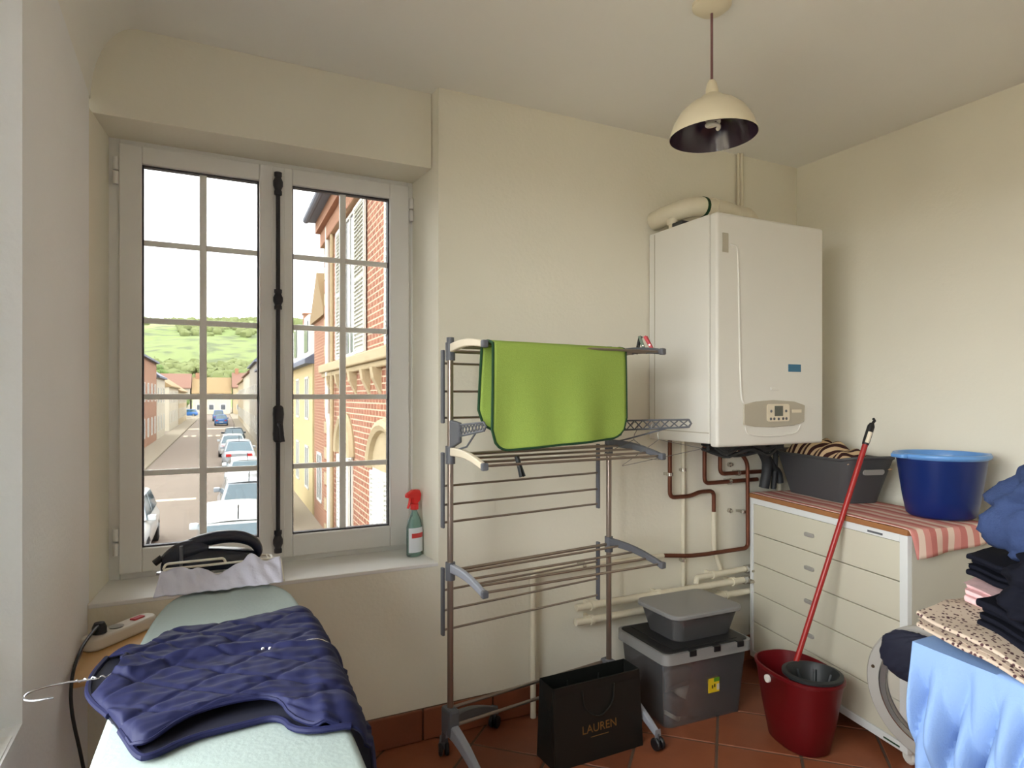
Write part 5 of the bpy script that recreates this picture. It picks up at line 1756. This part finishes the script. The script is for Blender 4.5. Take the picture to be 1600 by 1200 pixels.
# houses closing the street
for k, (b0, wd, eh, rh, wm, rm, lb) in enumerate(((-26, 10, 5.6, 8.6, RWHITE, BRROOF, 'cream house closing the street, leftmost'), (-15.5, 9, 6.2, 9.4, RGREY, REDROOF, 'grey house closing the street with red roof'),
                                                   (-6, 8, 5.0, 8.6, RWHITE, BRROOF, 'white house closing the street behind the parked blue cars'), (2.5, 9, 6.4, 9.8, STONE, REDROOF, 'stone house closing the street, right of centre'),
                                                   (12, 12, 7.0, 10.5, RWHITE, SLATE, 'pale house with slate roof closing the street at the right'))):
    t = sthing('end_house', lb, 'building', 0, 0)
    A0 = 165
    M().box(b0, b0 + wd, A0, A0 + 9, -0.05, eh).o('walls', wm, t, smooth=0)
    r_ = M().prism([(A0 - 0.3, eh - 0.1), (A0 - 0.3, eh - 0.3), (A0 + 9.3, eh - 0.3), (A0 + 9.3, eh - 0.1), (A0 + 4.5, rh)], b0 - 0.2, b0 + wd + 0.2, 'x').o('roof', rm, t, smooth=0)
    M().box(b0 + 0.5, b0 + 1.3, A0 + 4, A0 + 5, eh, rh + 1).o('chimney', BRICK2, r_, smooth=0)
    for i in range(int(wd / 2.6)):
        for zz in (0.9, 3.5):
            if zz + 1.3 < eh:
                c0 = b0 + 0.8 + i * 2.5
                w_ = M().box(c0, c0 + 1.2, A0 - 0.05, A0 + 0.02, zz, zz + 1.4).o('window', SHUT, t, smooth=0)
                M().box(c0 + 0.12, c0 + 1.08, A0 - 0.07, A0 - 0.04, zz + 0.12, zz + 1.28).o('pane', WPANE, w_, smooth=0)

# hill with fields
rows = []
for j in range(26):
    row = []
    for i in range(81):
        a = 240 + j * 30
        b = -420 + i * 10.5
        t_ = j / 25
        hgt = 86 * (math.sin(min(1, t_ * 1.25) * PI / 2) ** 1.3) * (0.93 + 0.10 * math.sin(b * 0.006 + 1.2) + 0.03 * math.sin(b * 0.021)) + 2.5 * nz((a * 0.02, b * 0.02, 0.3))
        row.append((b, a, hgt - 6 * (1 - t_)))
    rows.append(row)
hl = struct(M().grid(rows).o('hill', HILLM, None, S(0, 0, GZ), (0, 0, SROT), smooth=80))


def tree(name, label, a, b, z0, h, r, mtl, seed, grp='trees below the hill'):
    t_ = sthing(name, label, 'tree', a, b, GZ + z0, grp)
    M().tube([(0, 0, -0.8), (0, 0, h * 0.5)], [h * 0.035, h * 0.02], 8).o('trunk', TRUNK, t_)
    mm = M()
    R_ = random.Random(seed)
    for k in range(70):
        zz = R_.uniform(0.35, 0.93)
        sp_ = math.sin(PI * min(1, max(0, (zz - 0.25) / 0.75))) ** 0.6
        an = R_.uniform(0, 2 * PI)
        rd = r * 0.72 * sp_ * math.sqrt(R_.random())
        c = Vector((rd * math.cos(an), rd * math.sin(an), h * zz))
        rr = r * R_.uniform(0.12, 0.24)
        rows_ = []
        for j in range(9):
            ph = -PI / 2 + PI * j / 8
            row_ = []
            for i in range(13):
                th_ = 2 * PI * (i % 12) / 12
                p = Vector((math.cos(th_) * math.cos(ph), math.sin(th_) * math.cos(ph), math.sin(ph)))
                p = c + p * rr * (1 + 0.45 * nz(p, 3.0, seed + k))
                row_.append(p)
            rows_.append(row_)
        mm.grid(rows_)
    mm.o('crown', mtl, t_, smooth=30)


tr = [('tall olive tree', 182, -50, 0, 15, 5.0, 1), ('olive tree', 192, -38, 0, 13, 5.0, 1), ('rounded green tree', 186, -27, 0, 11, 4.5, 0), ('green tree', 205, -17, 0, 13, 4.6, 0),
      ('tall pale tree', 215, -6, 0, 14, 4.6, 1), ('green tree', 212, 5, 0, 12, 4.6, 0), ('olive tree', 222, 16, 0, 14, 5, 1), ('spreading green tree', 226, 28, 0, 14, 5.4, 0), ('low bush like tree', 142, -7.5, 0, 5.5, 2.4, 0)]
pos_words = ['leftmost at the foot of the hill', 'second from the left at the foot of the hill', 'third from the left below the hill', 'fourth from the left behind the end houses', 'behind the white end house', 'right of the white end house roof',
             'behind the stone end house', 'rightmost behind the slate-roofed end house', 'in front of the end houses']
for k, (nm, a, b, z0, h, r, mi) in enumerate(tr):
    tree('tree', '%s %s' % (nm, pos_words[k]), a, b, z0, h, r, (LEAF, LEAF2)[mi], k * 3 + 1)
# woods on the hillside: nobody could count the trees
hw_ = M()
for k in range(1500):
    band = (0, 1, 2, 2)[k % 4]
    a = (360, 540, 780)[band] + rnd.uniform(-28, 28) + (90 if band == 1 else 0) * rnd.random()
    b = a * rnd.uniform(-0.20, 0.16)
    if band < 2 and nz((b * 0.02, band * 3.0 + a * 0.004, 0.5)) < 0.05:
        continue
    t_ = (a - 240) / 750
    hgt = 86 * (math.sin(min(1, t_ * 1.25) * PI / 2) ** 1.3) * (0.93 + 0.10 * math.sin(b * 0.006 + 1.2) + 0.03 * math.sin(b * 0.021)) - 6 * (1 - t_)
    R_ = rnd.uniform(2.2, 4.6)
    rows_ = []
    for j in range(6):
        ph = -PI / 2 + PI * j / 5
        rows_.append([Vector((b, a, hgt + R_ * 0.35)) + Vector((math.cos(2 * PI * (i % 8) / 8) * math.cos(ph), math.sin(2 * PI * (i % 8) / 8) * math.cos(ph), math.sin(ph))) * R_ * (1 + 0.3 * nz((i % 8, j, k * 1.7), 0.9)) for i in range(9)])
    hw_.grid(rows_)
o = hw_.o('hillside_woods', LEAF2, None, S(0, 0, GZ), (0, 0, SROT), smooth=40)
tag(o, 'belts of pale trees growing across the green hillside', 'trees')
o['kind'] = 'stuff'


# --- cars
def car(label, a, b, heading, paint, L=4.1, W=1.74, H=1.48, rf_=0.28, grp='cars in the street'):
    """heading 0: driving away from the window"""
    t_ = sthing('car', label, 'car', a, b, GZ, grp)
    t_.rotation_euler = (0, 0, SROT + heading)
    hw = W / 2
    # lower body sections along y (rear -L/2 .. front L/2): (y, half width, z low, z high)
    secs = [(-L / 2, hw * 0.80, 0.36, 0.78), (-L / 2 + 0.10, hw * 0.93, 0.26, 0.93), (-L / 2 + 0.45, hw, 0.22, 0.96), (-0.3, hw, 0.20, 0.93), (0.75, hw, 0.20, 0.92), (L / 2 - 0.75, hw * 0.98, 0.22, 0.86), (L / 2 - 0.2, hw * 0.88, 0.24, 0.72), (L / 2, hw * 0.70, 0.34, 0.58)]
    rows_ = []
    for y_, w_, z0_, z1_ in secs:
        rows_.append([(-w_ * 0.9, y_, z0_), (-w_, y_, z0_ + (z1_ - z0_) * 0.35), (-w_ * 0.99, y_, z0_ + (z1_ - z0_) * 0.75), (-w_ * 0.86, y_, z1_), (0, y_, z1_ + 0.03), (w_ * 0.86, y_, z1_), (w_ * 0.99, y_, z0_ + (z1_ - z0_) * 0.75), (w_, y_, z0_ + (z1_ - z0_) * 0.35), (w_ * 0.9, y_, z0_)])
    mm = M().grid(rows_)
    n_ = 9
    k_ = len(secs) - 1
    mm.f.append(list(range(n_)))
    mm.f.append([k_ * n_ + i for i in range(n_)][::-1])
    mm.f += [[i * n_, (i + 1) * n_, (i + 1) * n_ + 8, i * n_ + 8] for i in range(k_)]
    body_ = mm.o('body', paint, t_, smooth=50)
    # greenhouse
    yr0, yr1, yf1, yf0 = (-L / 2 + 0.12, -L / 2 + 0.42, rf_, min(L / 2 - 0.5, rf_ + 0.72))
    zb, zt = 0.92, H
    c0 = [(-hw * 0.90, yr0, zb), (hw * 0.90, yr0, zb), (hw * 0.90, yf0, zb), (-hw * 0.90, yf0, zb)]
    c1 = [(-hw * 0.70, yr1, zt - 0.03), (hw * 0.70, yr1, zt - 0.03), (hw * 0.70, yf1, zt - 0.02), (-hw * 0.70, yf1, zt - 0.02)]
    M().frustum(c0, c1).o('cabin', paint, t_, smooth=0, bevel=0.07, bseg=3)
    rfz = [[(x_ * hw * 0.66, y_, zt - 0.035 + 0.035 * (1 - x_ * x_)) for x_ in (-1, -0.5, 0, 0.5, 1)] for y_ in (yr1 + 0.02, (yr1 + yf1) / 2, yf1 - 0.02)]
    M().grid(rfz).o('roof_skin', paint, t_, smooth=60, solid=0.01)

    def glassquad(p, nm='window'):
        c_ = sum((Vector(x_) for x_ in p), Vector()) / 4
        nrm = (Vector(p[1]) - Vector(p[0])).cross(Vector(p[3]) - Vector(p[0])).normalized()
        if nrm.dot(c_ - Vector((0, -0.2, 1.1))) < 0:
            nrm = -nrm
        q_ = [c_ + (Vector(x_) - c_) * 0.88 + nrm * 0.006 for x_ in p]
        M().add(q_ + [x_ - nrm * 0.02 for x_ in q_], [(0, 1, 2, 3), (7, 6, 5, 4), (0, 4, 5, 1), (1, 5, 6, 2), (2, 6, 7, 3), (3, 7, 4, 0)]).o(nm, CARG, t_, smooth=0)
    glassquad([c0[0], c0[1], c1[1], c1[0]], 'rear_window')
    glassquad([c0[2], c0[3], c1[3], c1[2]], 'windscreen')

    def lerp(p, q_, s_):
        return tuple(Vector(p).lerp(Vector(q_), s_))
    for i0, i1 in ((0, 3), (1, 2)):
        for s0, s1 in ((0.0, 0.5), (0.5, 1.0)):
            glassquad([lerp(c0[i0], c0[i1], s0), lerp(c0[i0], c0[i1], s1), lerp(c1[i0], c1[i1], s1), lerp(c1[i0], c1[i1], s0)], 'side_window')
    for sx_ in (-1, 1):
        for wy_ in (-L / 2 + 0.75, L / 2 - 0.78):
            wh = M().lathe([(0, -0.10), (0.26, -0.10), (0.31, -0.08), (0.31, 0.08), (0.26, 0.10), (0, 0.10)], seg=18).xf(Matrix.Translation((sx_ * (hw - 0.10), wy_, 0.31)) @ Matrix.Rotation(PI / 2, 4, 'Y')).o('wheel', TYRE, t_)
            M().lathe([(0, 0), (0.19, 0), (0.19, 0.01), (0, 0.015)], seg=14).xf(Matrix.Translation((sx_ * (hw + 0.001), wy_, 0.31)) @ Matrix.Rotation(sx_ * PI / 2, 4, 'Y')).o('hubcap', CARS, wh)
        M().box(sx_ * hw * 0.62 - 0.14, sx_ * hw * 0.62 + 0.14, -L / 2 - 0.02, -L / 2 + 0.10, 0.64, 0.80).o('tail_lamp', LAMPR, t_, smooth=0, bevel=0.02)
        M().box(sx_ * hw * 0.60 - 0.15, sx_ * hw * 0.60 + 0.15, L / 2 - 0.20, L / 2 - 0.02, 0.55, 0.66).o('head_lamp', CARS, t_, smooth=0, bevel=0.02)
        M().box(sx_ * (hw + 0.0) - 0.10, sx_ * (hw + 0.0) + 0.10, rf_ + 0.40, rf_ + 0.52, 0.90, 1.05).o('wing_mirror', paint, t_, smooth=0, bevel=0.03)
    M().tube([(0, yr1 + 0.12, zt - 0.02), (0, yr1 - 0.05, zt + 0.30)], 0.012, 6).o('aerial', TYRE, t_)
    M().box(-0.26, 0.26, -L / 2 - 0.01, -L / 2 + 0.06, 0.46, 0.57).o('number_plate', SHUT, t_, smooth=0)
    return t_


car('white hatchback nearest below the window, seen from its roof', 15.3, 0.30, 0, CARW, 4.3, 1.76, 1.62, 1.05)
car('pale estate car parked in front of the nearest white hatchback', 22.4, 0.75, 0, CARS, 4.4, 1.76, 1.50)
car('white car parked third in the row on the right', 31.0, 1.0, 0, CARW, 4.1, 1.74, 1.35)
car('silver hatchback parked mid street on the right', 41.5, 0.92, 0, CARS, 4.1, 1.76, 1.50)
car('white saloon parked just beyond the silver hatchback', 48.5, 0.70, 0, CARW, 4.2, 1.74, 1.46)
car('dark car parked beyond the white saloon', 59.0, 0.95, 0, CARD, 4.2, 1.74, 1.46)
car('bright blue car driving away in the middle of the street', 100, 0.0, 0, CARB, 4.0, 1.74, 1.5)
car('darker blue van-like car ahead of the bright blue car', 118, -0.4, 0, CARB, 4.4, 1.8, 1.8)
car('small blue car far off at the end of the street', 146, -6.4, 1.5, CARB, 4.2, 1.74, 1.5)
car('white car facing the window at the left pane edge', 19.2, -2.45, PI, CARW, 4.1, 1.74, 1.48)
